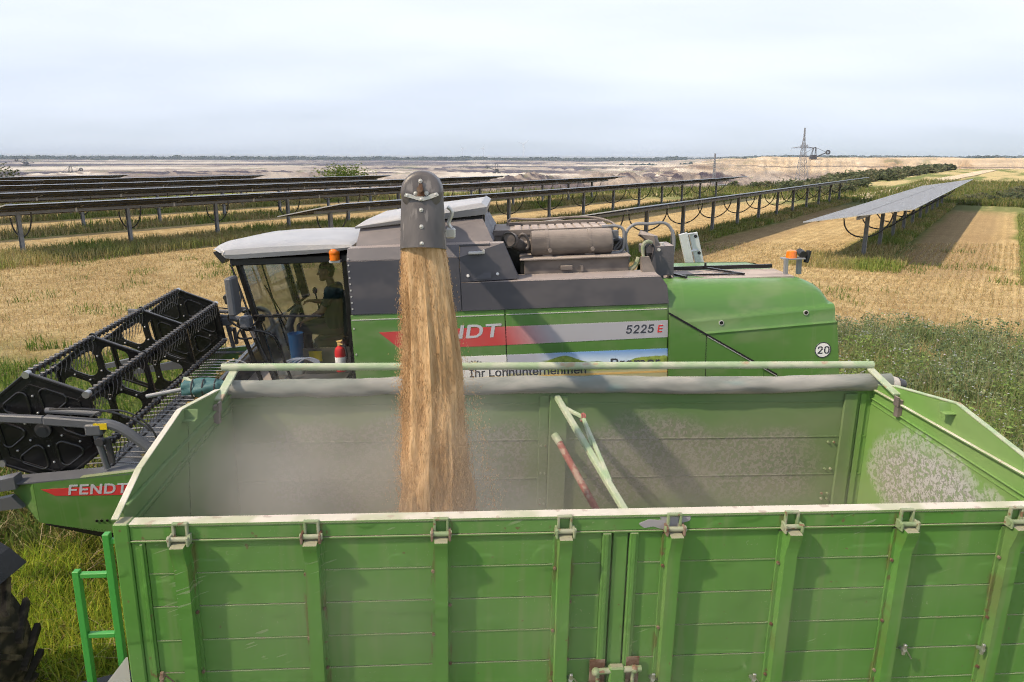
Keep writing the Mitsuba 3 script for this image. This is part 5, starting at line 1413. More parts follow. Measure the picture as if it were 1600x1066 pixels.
def hand(wr, dirv, side, curl=0.5):
    """palm and five curled fingers. wr wrist, dirv along the hand, side towards the thumb"""
    wr, d = np.array(wr, float), np.array(dirv, float)
    d /= np.linalg.norm(d)
    s = np.array(side, float)
    s = s - d * np.dot(s, d)
    s /= np.linalg.norm(s)
    dn = np.cross(d, s)
    if dn[2] > 0:
        dn = -dn
    out = [capsule(wr, 0.026, wr + d * 0.05 + s * 0.018, 0.020), capsule(wr, 0.026, wr + d * 0.05 - s * 0.022, 0.018), capsule(wr + d * 0.05 + s * 0.018, 0.020, wr + d * 0.085 - s * 0.02, 0.016)]
    for k, (o, L) in enumerate(((0.032, 0.075), (0.011, 0.085), (-0.010, 0.078), (-0.030, 0.060))):
        b = wr + d * 0.085 + s * o
        m1 = b + d * L * 0.45 + dn * L * 0.25 * curl
        m2 = m1 + d * L * 0.22 + dn * L * 0.45 * curl
        out += chain([(b, 0.0095), (m1, 0.009), (m2, 0.0075)])
    tb = wr + d * 0.03 + s * 0.03
    out += chain([(tb, 0.013), (tb + d * 0.03 + s * 0.028 + dn * 0.01, 0.011), (tb + d * 0.058 + s * 0.032 + dn * 0.025, 0.009)])
    return out


hip, neck = np.array([-2.36, 1.5, 2.78]), np.array([-2.36, 1.5, 3.36])
shL, shR = np.array([-2.335, 1.30, 3.30]), np.array([-2.335, 1.70, 3.30])
elL, wrL = np.array([-2.47, 1.24, 3.04]), np.array([-2.68, 1.27, 2.93])
elR, wrR = np.array([-2.50, 1.80, 3.06]), np.array([-2.70, 1.72, 3.10])
knL, anL = np.array([-2.80, 1.36, 2.80]), np.array([-2.86, 1.36, 2.36])
knR, anR = np.array([-2.80, 1.64, 2.80]), np.array([-2.86, 1.64, 2.36])
bn_ = chain([(hip, 0.14), ((hip + neck) / 2 + [0, 0, 0.02], 0.135), (neck - [0, 0, 0.10], 0.12)])
bn_ += [capsule(hip + [0, -0.07, 0], 0.125, neck + [0.02, -0.12, -0.13], 0.095), capsule(hip + [0, 0.07, 0], 0.125, neck + [0.02, 0.12, -0.13], 0.095), capsule(shL, 0.062, shR, 0.062),
        capsule(neck - [0, 0, 0.06], 0.062, neck + [-0.03, 0, 0.07], 0.053)]
hc = np.array([-2.435, 1.5, 3.545])
fwd = np.array([-0.93, -0.36, -0.05])
fwd /= np.linalg.norm(fwd)
lat = np.cross([0, 0, 1.0], fwd)
H = lambda f_, l_, u_: hc + fwd * f_ + lat * l_ + np.array([0, 0, u_])
bn_ += [capsule(H(-0.02, 0, 0.035), 0.088, H(0.02, 0, 0.02), 0.078), capsule(H(0.03, 0, -0.03), 0.066, H(0.045, 0, -0.085), 0.042), capsule(H(0.02, 0, -0.02), 0.07, H(-0.02, 0, -0.06), 0.055),
        capsule(H(0.092, 0, 0.012), 0.010, H(0.108, 0, -0.022), 0.014), capsule(H(0.080, -0.03, 0.032), 0.014, H(0.080, 0.03, 0.032), 0.014), capsule(H(0.083, -0.016, -0.062), 0.009, H(0.083, 0.016, -0.062), 0.009), capsule(H(0.078, 0, -0.098), 0.016, H(0.07, 0, -0.10), 0.02)]
for l_ in (-1, 1):
    bn_ += [capsule(H(-0.012, l_ * 0.082, 0.015), 0.016, H(-0.006, l_ * 0.082, -0.025), 0.012)]
for a, b_, c_ in ((shL, elL, wrL), (shR, elR, wrR)):
    bn_ += chain([(a, 0.058), (b_, 0.043), (b_ + (c_ - b_) * 0.35, 0.042), (c_, 0.028)])
bn_ += hand(wrL, (-0.9, -0.05, -0.35), (0, 1, 0.1), 0.8) + hand(wrR, (-0.95, -0.2, 0.15), (0, -1, 0.3), 1.1)
for a, b_, y in ((knL, anL, 1.41), (knR, anR, 1.59)):
    bn_ += chain([(np.array([-2.36, y, 2.76]), 0.095), (a, 0.065), (a * 0.6 + b_ * 0.4, 0.058), (b_, 0.042)])
    bn_ += [capsule(b_, 0.045, b_ + [-0.05, 0, -0.10], 0.045), capsule(b_ + [0.0, 0, -0.11], 0.04, b_ + [-0.19, 0, -0.125], 0.034)]
add('body', body(bn_), 'skin', ps, COMBINE, smooth=True)
sh = chain([(hip, 0.150), ((hip + neck) / 2 + [0, 0, 0.02], 0.146), (neck - [0, 0, 0.11], 0.128)])
sh += [capsule(hip + [0, -0.07, 0], 0.136, neck + [0.02, -0.12, -0.13], 0.106), capsule(hip + [0, 0.07, 0], 0.136, neck + [0.02, 0.12, -0.13], 0.106), capsule(shL, 0.072, shR, 0.072)]
for a, b_ in ((shL, elL), (shR, elR)):
    sh += chain([(a, 0.070), (a + (b_ - a) * 0.62, 0.060)])
add('shirt', body(sh, 0.02), 'shirt', ps, COMBINE, smooth=True)
tr_ = []
for a, b_, y in ((knL, anL, 1.41), (knR, anR, 1.59)):
    tr_ += chain([(np.array([-2.36, y, 2.75]), 0.108), (a, 0.078), (a * 0.6 + b_ * 0.4, 0.070), (b_, 0.058)])
tr_ += [capsule(hip + [0, -0.07, -0.03], 0.14, hip + [0, 0.07, -0.03], 0.14)]
add('trousers', body(tr_, 0.02), 'trousers', ps, COMBINE, smooth=True)
hb = [capsule(H(-0.035, 0, 0.045), 0.090, H(0.012, 0, 0.062), 0.074), capsule(H(-0.05, 0, 0.02), 0.078, H(-0.045, 0, -0.045), 0.060)]
add('hair', body(hb, 0.012, 4), 'hair', ps, COMBINE, smooth=True)
for l_ in (-1, 1):
    add('eye', sphere(H(0.086, l_ * 0.031, 0.012), 0.011, 2), 'white_paint', ps, COMBINE)
    add('shoe', body([capsule((knL if l_ < 0 else knR) * 0 + (anL if l_ < 0 else anR) + [0.0, 0, -0.11], 0.047, (anL if l_ < 0 else anR) + [-0.19, 0, -0.125], 0.041)], 0.02, 3), 'black_plastic', ps, COMBINE, smooth=True)
# ------------------------------------------------------------------ cutting header with its reel (local: x to the rear, y away from the camera, z up; origin at the near hub)
hx = np.array([4.5 * 1.0, 0.36, 0])
e_l = np.array([-0.36, 4.5, 0.10])
e_l /= np.linalg.norm(e_l)
e_x = np.cross(e_l, [0, 0, 1.0])
e_x /= np.linalg.norm(e_x)
HM_ = np.stack([e_x, e_l, np.cross(e_x, e_l)], 1)
HT_ = np.array([-5.14, 7.62, 2.07])
HEADER = xform(HM_, HT_)
he = thing('harvester_header', 'green raised cutting header with a black six-bar reel, left of the trailer', 'harvester header')


def hadd(name, mesh, m, parent=he, **k):
    return add(name, mesh, m, parent, HEADER, **k)


WID, RR = 4.55, 0.655
ANG = [math.radians(98 - 60 * k) for k in range(6)]
hexp = [(RR * math.cos(a), RR * math.sin(a)) for a in ANG]


def spider(solid):
    hexa = sg.Polygon(hexp)
    if solid:
        core = hexa.buffer(0.01)
    else:
        core = hexa.difference(hexa.buffer(-0.055))
        hub = sg.Point(0, 0).buffer(0.11)
        for x, z in hexp:
            core = core.union(sg.LineString([(0, 0), (x, z)]).buffer(0.042))
        core = core.union(hub)
        core = core.buffer(0.10).buffer(-0.10)
    return core


rl = hadd('reel', cyl((0, -0.02, 0), (0, WID + 0.02, 0), 0.055, 16), 'black_metal')
for k, y in enumerate((0.0, 1.52, 3.04, WID)):
    solid = k in (0, 3)
    pl = hadd('end_plate' if solid else 'spider', cat(prism(spider(solid), 'y', y - 0.012, y + 0.012)), 'black_metal', rl)
    ribs = []
    s = -1 if k == 0 else (1 if k == 3 else -1)
    # pressed rib bars round the rim, from the corners to the hub and curved pockets
    for i in range(6):
        a, b_ = np.array(hexp[i]), np.array(hexp[(i + 1) % 6])
        for off, th in ((0.0, 0.035), ):
            ribs.append(beam((a[0] * 0.985, y, a[1] * 0.985), (b_[0] * 0.985, y, b_[1] * 0.985), 0.055, th, 0.010, up=(-(a + b_)[0], 0, -(a + b_)[1])))
        if solid:
            m_ = (a + b_) / 2
            c1, c2 = a * 0.80, b_ * 0.80
            pk = np.array(sg.Polygon([a * 0.93, b_ * 0.93, m_ * 0.06]).buffer(-0.125).buffer(0.065).exterior.coords)
            for yy in (y - 0.020, y + 0.020):
                ribs.append(tube([(p[0], yy, p[1]) for p in pk[::2]], 0.012, 6))
                ribs.append(beam((c1[0], yy, c1[1]), (c2[0], yy, c2[1]), 0.012, 0.02, 0.003, up=(-m_[0], 0, -m_[1])))
        ribs.append(beam((a[0] * 0.2, y, a[1] * 0.2), (a[0] * 0.95, y, a[1] * 0.95), 0.055, 0.03, 0.008, up=(0, 1, 0)))
    hadd('rib', cat(*ribs), 'black_metal', rl)
    for i in range(6):
        x, z = hexp[i]
        hadd('bearing', cyl((x * 0.97, y - 0.035, z * 0.97), (x * 0.97, y + 0.035, z * 0.97), 0.040, 14), 'steel', rl)
        for f_ in (0.6, 0.3):
            hadd('bolt', sphere((x * f_, y - 0.028, z * f_), 0.014, 1), 'steel', rl)
for i in range(6):
    x, z = hexp[i][0] * 0.985, hexp[i][1] * 0.985
    tb = hadd('tine_bar', cyl((x, 0.03, z), (x, WID - 0.03, z), 0.026, 12), 'black_metal')
    ti, cl_ = [], []
    for y in np.arange(0.10, WID - 0.05, 0.112):
        ti.append(tube(smooth_path([(x, y, z - 0.02), (x + 0.020, y, z - 0.05), (x + 0.018, y + 0.006, z - 0.14), (x - 0.012, y + 0.008, z - 0.235)], 7), 0.0050, 5))
        cl_.append(box(x - 0.034, x + 0.034, y - 0.018, y + 0.018, z - 0.034, z + 0.034, 0.008))
    hadd('tine', cat(*ti), 'tine_wire', tb, kind='stuff')
    hadd('tine_clip', cat(*cl_), 'dark_steel', tb, kind='stuff')
hadd('hub_disc', cat(cyl((0, -0.05, 0.0), (0, -0.025, 0.0), 0.085, 24), cyl((0, -0.065, 0.0), (0, -0.05, 0.0), 0.05, 18)), 'dark_steel', rl)
# reel arms
for y, s in ((-0.16, -1), (WID + 0.16, 1)):
    am = hadd('reel_arm', cat(beam((-1.0, y, 0.245), (0.10, y, 0.165), 0.07, 0.085, 0.012), beam((0.10, y, 0.165), (0.68, y, 0.10), 0.09, 0.10, 0.014)), 'grey_plastic')
    hadd('arm_bend', tube(smooth_path([(0.66, y, 0.11), (0.85, y, 0.06), (1.05, y, -0.10), (1.35, y, -0.32)], 18), 0.055, 10), 'grey_plastic', am)
    hadd('ram', cat(cyl((0.10, y + 0.06, 0.25), (0.66, y + 0.06, 0.20), 0.032, 12), cyl((0.60, y, 0.05), (0.68, y, -0.42), 0.035, 12), box(0.52, 0.70, y - 0.06, y + 0.06, -0.02, 0.12, 0.02)), 'grey_plastic', am)
    hadd('hose', cat(tube(smooth_path([(0.2, y - 0.05, 0.30), (0.5, y - 0.05, 0.30), (0.85, y, 0.22), (1.2, y, 0.0)], 16), 0.012, 6), tube(smooth_path([(0.6, y - 0.05, 0.2), (0.9, y, 0.25), (1.15, y, 0.1), (1.25, y, -0.2)], 16), 0.010, 6)), 'black_plastic', am)
    if s < 0:
        hadd('sticker', box(0.62, 0.76, y - 0.056, y - 0.047, 0.055, 0.125), 'yellow_paint', am, label='yellow warning sticker on the reel arm')
    hadd('adjuster', cat(cyl((0.67, y - 0.02, -0.08), (0.67, y - 0.09, -0.08), 0.045, 14), beam((0.72, y, -0.06), (0.74, y, -0.36), 0.05, 0.06, 0.01)), 'dark_steel', am)
# green end panels
gpan = [(-0.25, -0.535), (1.05, -0.40), (2.3, -0.36), (2.3, -1.30), (0.62, -1.13), (-0.08, -0.99), (-0.25, -0.62)]
for y0, y1, s in ((-0.30, -0.23, -1), (WID + 0.23, WID + 0.30, 1)):
    ep = hadd('divider_panel', cat(prism([(-0.05, -0.515)] + gpan[1:5] + [(-0.05, -0.98)], 'y', y0, y1)), 'harvester_green', smooth=False)
    hadd('divider_front', hull([(-0.054, y0, -0.515), (-0.054, y1, -0.515), (-0.054, y0, -0.98), (-0.054, y1, -0.98), (-0.36, y0 + 0.12, -0.55), (-0.36, y1 + 0.06, -0.55), (-0.33, y0 + 0.12, -0.70), (-0.33, y1 + 0.06, -0.70)]), 'harvester_green', ep, smooth=False)
    hadd('top_cover', hull([(-0.30, y0, -0.515), (2.3, y0, -0.335), (-0.30, y0 + 0.24, -0.515), (2.3, y0 + 0.24, -0.335), (-0.30, y0, -0.53), (2.3, y0, -0.355), (-0.30, y0 + 0.24, -0.53), (2.3, y0 + 0.24, -0.355)]) if s < 0 else box(-0.2, 2.0, y0 - 0.1, y1, -0.52, -0.50), 'grey_plastic', ep)
    hadd('skid', hull([(0.0, y0, -1.01), (0.62, y0, -1.155), (2.3, y0, -1.325), (0.0, y1, -1.01), (0.62, y1, -1.155), (2.3, y1, -1.325), (2.3, y0, -1.36), (0.60, y0, -1.19), (2.3, y1, -1.36), (0.60, y1, -1.19)]), 'black_metal', ep)
    hadd('nose', cat(hull([(-0.22, y0 - 0.03, -0.42), (-0.22, y1 + 0.05, -0.42), (-0.22, y0 - 0.03, -0.56), (-0.22, y1 + 0.05, -0.56), (-1.6, y0 + 0.02, -0.72), (-1.6, y1, -0.72), (-1.6, y0 + 0.02, -0.80), (-1.6, y1, -0.80)]), hull([(-0.30, y0, -0.66), (-0.30, y1, -0.66), (-0.20, y0, -0.80), (-0.20, y1, -0.80), (-1.4, y0, -0.88), (-1.4, y1, -0.88), (-1.4, y0, -0.93), (-1.4, y1, -0.93)])), 'grey_plastic', ep)
    if s < 0:
        dc = hadd('decal_stripe', prism([(0.02, -0.585), (1.32, -0.545), (1.20, -0.685), (0.16, -0.665)], 'y', y0 - 0.0035, y0 + 0.001), 'decal_red', ep, smooth=False, label='red stripe with the maker name')
        lt_ = on_side(text('FENDT', 0.112, True, 0.003, 0.22, 0.62), 0.28, -0.655, y0 - 0.0035, 0.005)
        hadd('lettering', lt_, 'logo_silver', ep, smooth=False)
        for x in (0.55, 0.60, 0.66):
            hadd('bolt', cyl((x, y0, -0.98), (x, y0 - 0.012, -0.98), 0.014, 8), 'black_metal', ep)
# trough, knife bar, crop fingers, auger, back wall
trough = []
for x, z in ((0.05, -1.02), (0.55, -1.00), (0.85, -1.10), (1.15, -1.12), (1.40, -1.0), (1.52, -0.75), (1.55, 0.18), (1.62, 0.20), (1.60, -1.15), (0.8, -1.2), (0.05, -1.06)):
    trough.append([(x, y, z) for y in (-0.22, WID + 0.22)])
hadd('trough', grid_mesh(np.array(trough)), 'black_metal', smooth=False)
hadd('feed_auger', cyl((1.10, -0.2, -0.78), (1.10, WID + 0.2, -0.78), 0.16, 20), 'black_metal')
fl = []
for sgn, ya, yb_ in ((1, -0.2, WID / 2 - 0.5), (-1, WID + 0.2, WID / 2 + 0.5)):
    th = np.linspace(0, 2 * np.pi * 3.2, 120)
    yy = ya + (yb_ - ya) * np.linspace(0, 1, 120)
    fl.append(grid_mesh(np.stack([np.stack([1.10 + r * np.cos(th), yy, -0.78 + r * np.sin(th)], 1) for r in (0.15, 0.29)])))
hadd('auger_flight', cat(*fl), 'black_metal')
kn = hadd('knife_bar', box(-0.06, 0.06, -0.22, WID + 0.22, -1.04, -1.0, 0.01), 'dark_steel')
for y in np.arange(0.05, WID, 0.155):
    hadd('crop_finger', tube([(0.10, y, -0.60), (0.42, y + 0.005, -0.585), (0.78, y + 0.01, -0.60)], 0.0085, 6), 'steel', kn)
pc = rng.normal(size=(2600, 3)) * [0.10, 0.9, 0.06] + [1.0, 2.9, -0.56]
key = add('cut_crop', (lambda q: tm(q[0], q[1]))(leaves(pc, rng.uniform(0.03, 0.10, len(pc)), np.ones((len(pc), 3)), 0.2)), 'crop_straw', None, HEADER, False)
labels[key] = {'label': 'cut yellow crop lying on the header behind the reel', 'kind': 'stuff', 'category': 'straw'}
hadd('header_tube', cyl((1.58, -0.2, 0.12), (1.58, WID + 0.2, 0.12), 0.06, 14), 'dark_steel')
hadd('arm_link', cat(tube(smooth_path([(0.95, WID + 0.1, 0.15), (1.2, WID, 0.30), (1.5, WID - 0.4, 0.22), (1.85, WID - 1.3, 0.0)], 20), 0.045, 10), cyl((0.75, WID, 0.30), (1.0, WID, 0.28), 0.05, 12)), 'black_metal')

# ------------------------------------------------------------------ tractor in front of the trailer (only its rear wheel and fender reach into the picture)
tc = thing('tractor', 'dark rear tyre and fender of the tractor at the lower left edge', 'tractor')
wc = np.array([-5.02, 5.32, 0.93])
R_ = 0.90
tw = add('wheel', moved(lathe([(0.45, -0.27), (0.78, -0.29), (0.87, -0.25), (0.90, -0.12), (0.90, 0.12), (0.87, 0.25), (0.78, 0.29), (0.45, 0.27)], 48), wc), 'tyre', tc)
for k in range(22):
    for s in (-1, 1):
        a = 2 * math.pi * (k + (0.5 if s > 0 else 0)) / 22
        pts = []
        for (t, dy) in ((0.0, 0.02), (0.24, 0.29)):
            for rr in (0.88, 0.955 if dy < 0.1 else 0.93):
                for da in (-0.030, 0.030):
                    ang = a + t + da
                    pts.append(wc + np.array([rr * math.cos(ang), s * dy, rr * math.sin(ang)]))
        add('tread_lug', hull(pts), 'tyre', tw)
add('rim', moved(lathe([(0.001, -0.08), (0.25, -0.10), (0.44, -0.25), (0.44, 0.25), (0.25, 0.10), (0.001, 0.08)], 32), wc), 'red_paint', tw)
fd = []
for y0, y1, r0, r1 in ((4.98, 5.70, 1.02, 1.06),):
    an = np.radians(np.linspace(38, 150, 12))
    for q in range(len(an) - 1):
        fd.append(hull([wc * [1, 0, 1] + np.array([r * math.cos(a), y, r * math.sin(a)]) for a in (an[q], an[q + 1]) for r in (r0, r1) for y in (y0, y1)]))
add('fender', cat(*fd), 'black_plastic', tc)
add('rear_body', cat(box(-6.4, -4.7, 3.9, 4.85, 0.75, 1.5, 0.05), cyl((-5.02, 3.4, 0.93), (-5.02, 5.4, 0.93), 0.14, 16), box(-4.8, -4.4, 4.25, 4.5, 0.5, 0.75, 0.02)), 'black_metal', tc)
add('wheel', moved(lathe([(0.45, -0.27), (0.78, -0.29), (0.90, -0.12), (0.90, 0.12), (0.78, 0.29), (0.45, 0.27)], 40), wc - [0, 1.9, 0]), 'tyre', tc)
add('cab', cat(box(-6.5, -5.2, 3.85, 4.9, 1.5, 1.75, 0.05), *[beam((x, y, 1.7), (x - 0.05, y, 2.85), 0.06, 0.06) for x in (-6.45, -5.3) for y in (3.9, 4.8)], box(-6.6, -5.2, 3.8, 4.9, 2.85, 2.98, 0.04)), 'black_metal', tc)
add('hood', hull([(-8.3, 4.0, 1.0), (-6.5, 3.95, 1.0), (-8.3, 4.7, 1.0), (-6.5, 4.75, 1.0), (-8.2, 4.05, 1.6), (-6.5, 4.0, 1.85), (-8.2, 4.65, 1.6), (-6.5, 4.7, 1.85)]), 'harvester_green', tc)

# ------------------------------------------------------------------ things far away


def lattice(base, top, wb, wt, arms, r, nseg, mslabel=None):
    base, top = np.array(base, float), np.array(top, float)
    out = []
    corners = [(-1, -1), (1, -1), (1, 1), (-1, 1)]
    lv = np.linspace(0, 1, nseg + 1) ** 0.85
    rings = []
    for t in lv:
        w = wb + (wt - wb) * min(1.0, t * 1.15)
        rings.append([base + (top - base) * t + np.array([c[0] * w / 2, c[1] * w / 2, 0]) for c in corners])
    for i in range(nseg):
        for c in range(4):
            out.append(cyl(rings[i][c], rings[i + 1][c], r, 4))
            out.append(cyl(rings[i][c], rings[i + 1][(c + 1) % 4], r * 0.7, 3))
            out.append(cyl(rings[i + 1][c], rings[i][(c + 1) % 4], r * 0.7, 3))
    for z, half in arms:
        t = (z - base[2]) / (top[2] - base[2])
        w = wb + (wt - wb) * min(1.0, t * 1.15)
        p = base + (top - base) * t
        for s in (-1, 1):
            tip = p + np.array([s * half * 0.95, s * half * 0.3, -0.2])
            for c in corners:
                out.append(cyl(p + np.array([c[0] * w / 2, c[1] * w / 2, 0.6 if c[1] > 0 else -0.1]), tip, r * 0.8, 3))
            for q in (0.3, 0.55, 0.8):
                out.append(cyl(tip + [0, 0, -1.6], tip, r * 0.6, 3))
    return cat(*out)


pylon = thing('pylon', 'grey lattice power pylon standing at the mine edge, right of centre', 'pylon')
zb = -9.0
add('tower', lattice((143.2, 373.5, zb), (142.6, 373.8, 18.9), 5.2, 0.45, (), 0.115, 11), 'galvanised', pylon)
add('cross_arm', lattice((143.0, 373.6, 9.3), (143.0, 373.6, 11.0), 2.8, 2.4, ((9.5, 7.5),), 0.11, 1), 'galvanised', pylon)
one('mast', cat(lattice((85.2, 318.8, -9), (85.0, 318.9, 6.4), 1.3, 0.4, (), 0.10, 9), cyl((84.0, 318.8, 2.2), (86.2, 318.8, 2.2), 0.12, 5)), 'galvanised', 'thin lattice mast left of the big pylon', 'mast')


def machine(x, y, z, s, m, flip=1):
    k = thing('mine_machine', m, 'excavator')
    c = np.array([x, y, z])
    f = lambda *q: (c + np.array([flip * q[0], q[1], q[2]]) * s)
    add('crawler', cat(*[moved(box(-a, a, -2, 2, 0, 1.6), 0) if False else hull([f(o - 2.4, -2, 0), f(o + 2.4, -2, 0), f(o - 2.0, 2, 1.6), f(o + 2.0, 2, 1.6), f(o + 2.4, 2, 0), f(o - 2.4, 2, 0), f(o - 2, -2, 1.6), f(o + 2, -2, 1.6)]) for a, o in ((1, -3.4), (1, 3.4))]), 'dark_steel', k)
    add('upper_house', cat(hull([f(-3, -2, 2.2), f(3, -2, 2.2), f(-3, 2, 2.2), f(3, 2, 2.2), f(-2.4, -2, 6), f(2.6, -2, 6), f(-2.4, 2, 6), f(2.6, 2, 6)]), cyl(f(0, 0, 1.2), f(0, 0, 2.4), 1.6 * s, 12)), 'dark_steel', k)
    add('mast', cat(*[cyl(f(a, b_, 5.5), f(a * 0.5 + 0.6, b_ * 0.4, 13), 0.32 * s, 5) for a in (-2, 2) for b_ in (-1.5, 1.5)], hull([f(-0.4, -1, 12.6), f(1.8, -1, 12.6), f(-0.4, 1, 12.6), f(1.8, 1, 13.6)])), 'dark_steel', k)
    add('boom', cat(beam(f(2, 0, 4), f(13, 0, 8.5), 0.9 * s, 0.9 * s), beam(f(-2, 0, 4), f(-12, 0, 5.0), 0.9 * s, 0.8 * s), cyl(f(1.2, 0, 13), f(12, 0, 8.6), 0.16 * s, 4), cyl(f(0.2, 0, 13), f(-11, 0, 5.4), 0.16 * s, 4)), 'dark_steel', k)
    add('bucket_wheel', moved(lathe([(1.0 * s, -0.6 * s), (2.3 * s, -0.6 * s), (2.3 * s, 0.6 * s), (1.0 * s, 0.6 * s)], 14), f(13.6, 0, 8.5)), 'dark_steel', k)


machine(331.0, 836.0, 0.5, 1.15, 'mine excavator with masts right behind the big pylon')
machine(-757, 1177, -13.0, 1.05, 'left of two distant mine spreaders, reaching above the horizon', -1)
machine(-556, 949, -22.0, 1.0, 'distant spreader on the pit floor above the left solar rows')
machine(-19, 900, -15.0, 0.85, 'small distant spreader beside the central spoil heap', -1)


def turbine(x, y, z0, h, bl, rot, lab):
    k = thing('wind_turbine', lab, 'wind turbine')
    add('tower', cyl((x, y, z0), (x, y, z0 + h), h * 0.022, 10, h * 0.012), 'white_paint', k)
    hub = np.array([x, y - 3, z0 + h])
    add('nacelle', box(x - h * 0.02, x + h * 0.02, y - 3, y + 6, z0 + h - h * 0.02, z0 + h + h * 0.02), 'white_paint', k)
    for q in range(3):
        a = rot + q * 2 * math.pi / 3
        d = np.array([math.sin(a), 0, math.cos(a)])
        s_ = np.array([math.cos(a), 0, -math.sin(a)])
        add('blade', hull([hub - s_ * bl * 0.03, hub + s_ * bl * 0.04, hub + d * bl * 0.3 - s_ * bl * 0.03, hub + d * bl * 0.3 + s_ * bl * 0.03, hub + d * bl, hub - [0, 1.2, 0], hub + d * bl * 0.5 - [0, 0.8, 0]]), 'white_paint', k)


turbine(71, 5000, -10, 90, 50, 0.9, 'clearest wind turbine above the horizon, right of the spout')
turbine(-213, 5500, -10, 68, 40, 0.3, 'faint wind turbine left of the clearest one')
turbine(-390, 5900, -10, 70, 38, 1.6, 'faintest wind turbine just right of the spout top')
# site hut and parked car near the mine edge, bush behind the panels
ht = thing('site_hut', 'small pale site cabin behind the end of a solar row', 'cabin')
hz = float(pit_z(np.array([40.5]), np.array([140.0]))[0][0])
add('wall', box(38.6, 41.4, 139, 142, hz - 0.2, hz + 2.2, 0.04), 'white_paint', ht)
add('roof', box(38.4, 41.6, 138.8, 142.2, hz + 2.2, hz + 2.35, 0.02), 'grey_plastic', ht)
add('window', box(38.9, 40.1, 138.97, 138.99, hz + 0.5, hz + 1.8), 'void_black', ht)
add('door', box(40.4, 41.2, 138.97, 138.99, hz - 0.1, hz + 1.9), 'grey_plastic', ht)
car = thing('parked_car', 'small pale car parked on the mine edge track', 'car')
cx0, cy0 = 52.0, 150.0
cz0 = float(pit_z(np.array([cx0]), np.array([cy0]))[0][0])
add('body', hull([(cx0 - 2.1, cy0, cz0 + 0.35), (cx0 + 2.1, cy0, cz0 + 0.35), (cx0 - 2.05, cy0, cz0 + 0.8), (cx0 + 2.1, cy0, cz0 + 0.9), (cx0 - 2.1, cy0 + 1.7, cz0 + 0.35), (cx0 + 2.1, cy0 + 1.7, cz0 + 0.35), (cx0 - 2.05, cy0 + 1.7, cz0 + 0.8), (cx0 + 2.1, cy0 + 1.7, cz0 + 0.9)]), 'white_paint', car)
add('cabin', hull([(cx0 - 1.1, cy0 + 0.1, cz0 + 0.85), (cx0 + 1.9, cy0 + 0.1, cz0 + 0.9), (cx0 - 0.5, cy0 + 0.25, cz0 + 1.5), (cx0 + 1.5, cy0 + 0.25, cz0 + 1.5), (cx0 - 1.1, cy0 + 1.6, cz0 + 0.85), (cx0 + 1.9, cy0 + 1.6, cz0 + 0.9), (cx0 - 0.5, cy0 + 1.45, cz0 + 1.5), (cx0 + 1.5, cy0 + 1.45, cz0 + 1.5)]), 'dark_steel', car)
for dx in (-1.3, 1.3):
    for dy in (0.05, 1.65):
        add('wheel', cyl((cx0 + dx, cy0 + dy - 0.1, cz0 + 0.33), (cx0 + dx, cy0 + dy + 0.1, cz0 + 0.33), 0.33, 14), 'tyre', car)


def shrub(x, y, h, w, lab, base):
    z = float(pit_z(np.array([x]), np.array([y]))[0][0])
    k = thing('shrub', lab, 'shrub')
    v, f, c = pile([bush_cloud(x + rng.normal(0, w * 0.35), y + rng.normal(0, w * 0.35), z + h * rng.uniform(0.45, 0.72), w * 0.5, h * 0.34, 260, base, 0.30) for _ in range(9)])
    add('crown', tm(v, f), 'leaf', k, None, False, color=c)
    add('trunk', cat(*[cyl((x, y, z - 0.2), (x + a, y, z + h * 0.6), 0.09, 6, 0.03) for a in (-0.5, 0.1, 0.6)]), 'rust', k)


shrub(-23.5, 101, 3.9, 4.2, 'single green shrub rising behind the solar rows, left of the spout', (0.12, 0.17, 0.03))
shrub(-60.5, 86, 4.2, 5.0, 'dark rounded shrub at the left edge behind the farthest rows', (0.06, 0.075, 0.03))
shrub(-13.0, 122, 3.0, 3.4, 'low shrub seen under the panels right of the spout', (0.17, 0.18, 0.06))
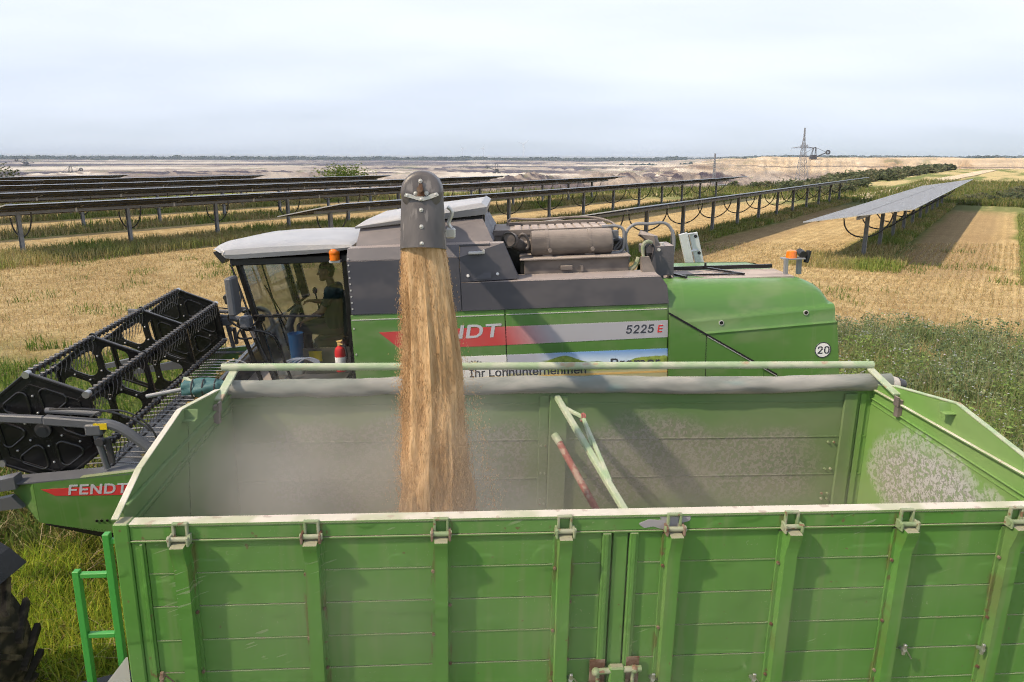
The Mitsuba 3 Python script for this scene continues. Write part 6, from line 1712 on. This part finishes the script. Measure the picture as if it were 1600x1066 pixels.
# ------------------------------------------------------------------ grain dust drifting in and over the trailer
nx, ny, nz = 72, 28, 40
D0, D1 = np.array([-2.62, 3.6, 0.9]), np.array([4.4, 8.3, 3.75])
gx = np.linspace(D0[0], D1[0], nx)[None, None, :]
gy = np.linspace(D0[1], D1[1], ny)[None, :, None]
gz = np.linspace(D0[2], D1[2], nz)[:, None, None]
gx, gy, gz = np.broadcast_arrays(gx, gy, gz)
q = np.stack([gx * 0.9, gy * 1.1, gz * 1.2], -1)
puff = np.clip((meshkit.fbm(q * 1.3, 4, seed=77) - 0.40) * 4.5, 0, 1.6)
floor_ = 1 / (1 + np.exp((gz - 2.66 + 0.08 * (gx + 0.7)) / 0.13))
left = 1 / (1 + np.exp((gx - 0.15) / 0.45))
right = 0.26 / (1 + np.exp((gx - 2.9) / 0.6))
inside = np.clip((gy - 4.15) / 0.25, 0, 1) * np.clip((7.05 - gy) / 0.2, 0, 1)
rho = floor_ * (left + right) * inside * (0.22 + puff)
wisp = 0.10 * np.exp(-((gx + 1.2) / 1.2) ** 2) * np.exp(-((gz - 2.95) / 0.45) ** 2) * np.clip((gy - 4.3) / 0.6, 0, 1) * puff
plume = 0.95 * np.exp(-((gx + 0.34) / 0.22) ** 2 - ((gy - 5.5) / 0.4) ** 2) * np.clip((3.6 - gz) / 1.4, 0, 1)
fall = np.minimum.reduce([(gx - D0[0]), (D1[0] - gx), (gy - D0[1]), (D1[1] - gy), (gz - D0[2]) + 0.2, (D1[2] - gz)])
rho = (rho + wisp + plume) * np.clip(fall / 0.35, 0, 1)
scene['dust'] = {'type': 'cube', 'to_world': T().translate(((D0 + D1) / 2).tolist()).scale(((D1 - D0) / 2).tolist()), 'bsdf': {'type': 'null'},
                 'interior': {'type': 'heterogeneous', 'albedo': {'type': 'rgb', 'value': [0.68, 0.66, 0.62]}, 'scale': 0.74,
                              'sigma_t': {'type': 'gridvolume', 'grid': mi.VolumeGrid(rho[..., None].astype(np.float32)),
                                          'to_world': T().translate(D0.tolist()).scale((D1 - D0).tolist())}},
                 'exterior': {'type': 'ref', 'id': 'air'}}
labels['dust'] = {'label': 'grey grain dust hanging in the left half of the trailer', 'kind': 'stuff', 'category': 'dust'}
# ------------------------------------------------------------------ air
scene['haze'] = {'type': 'cube', 'to_world': T().translate([0, 0, -15]).scale([13000, 13000, 85]), 'bsdf': {'type': 'null'},
                 'interior': {'type': 'ref', 'id': 'air'}}
labels['haze'] = {'label': 'thin summer haze over the field and the distant mine', 'kind': 'stuff', 'category': 'haze'}
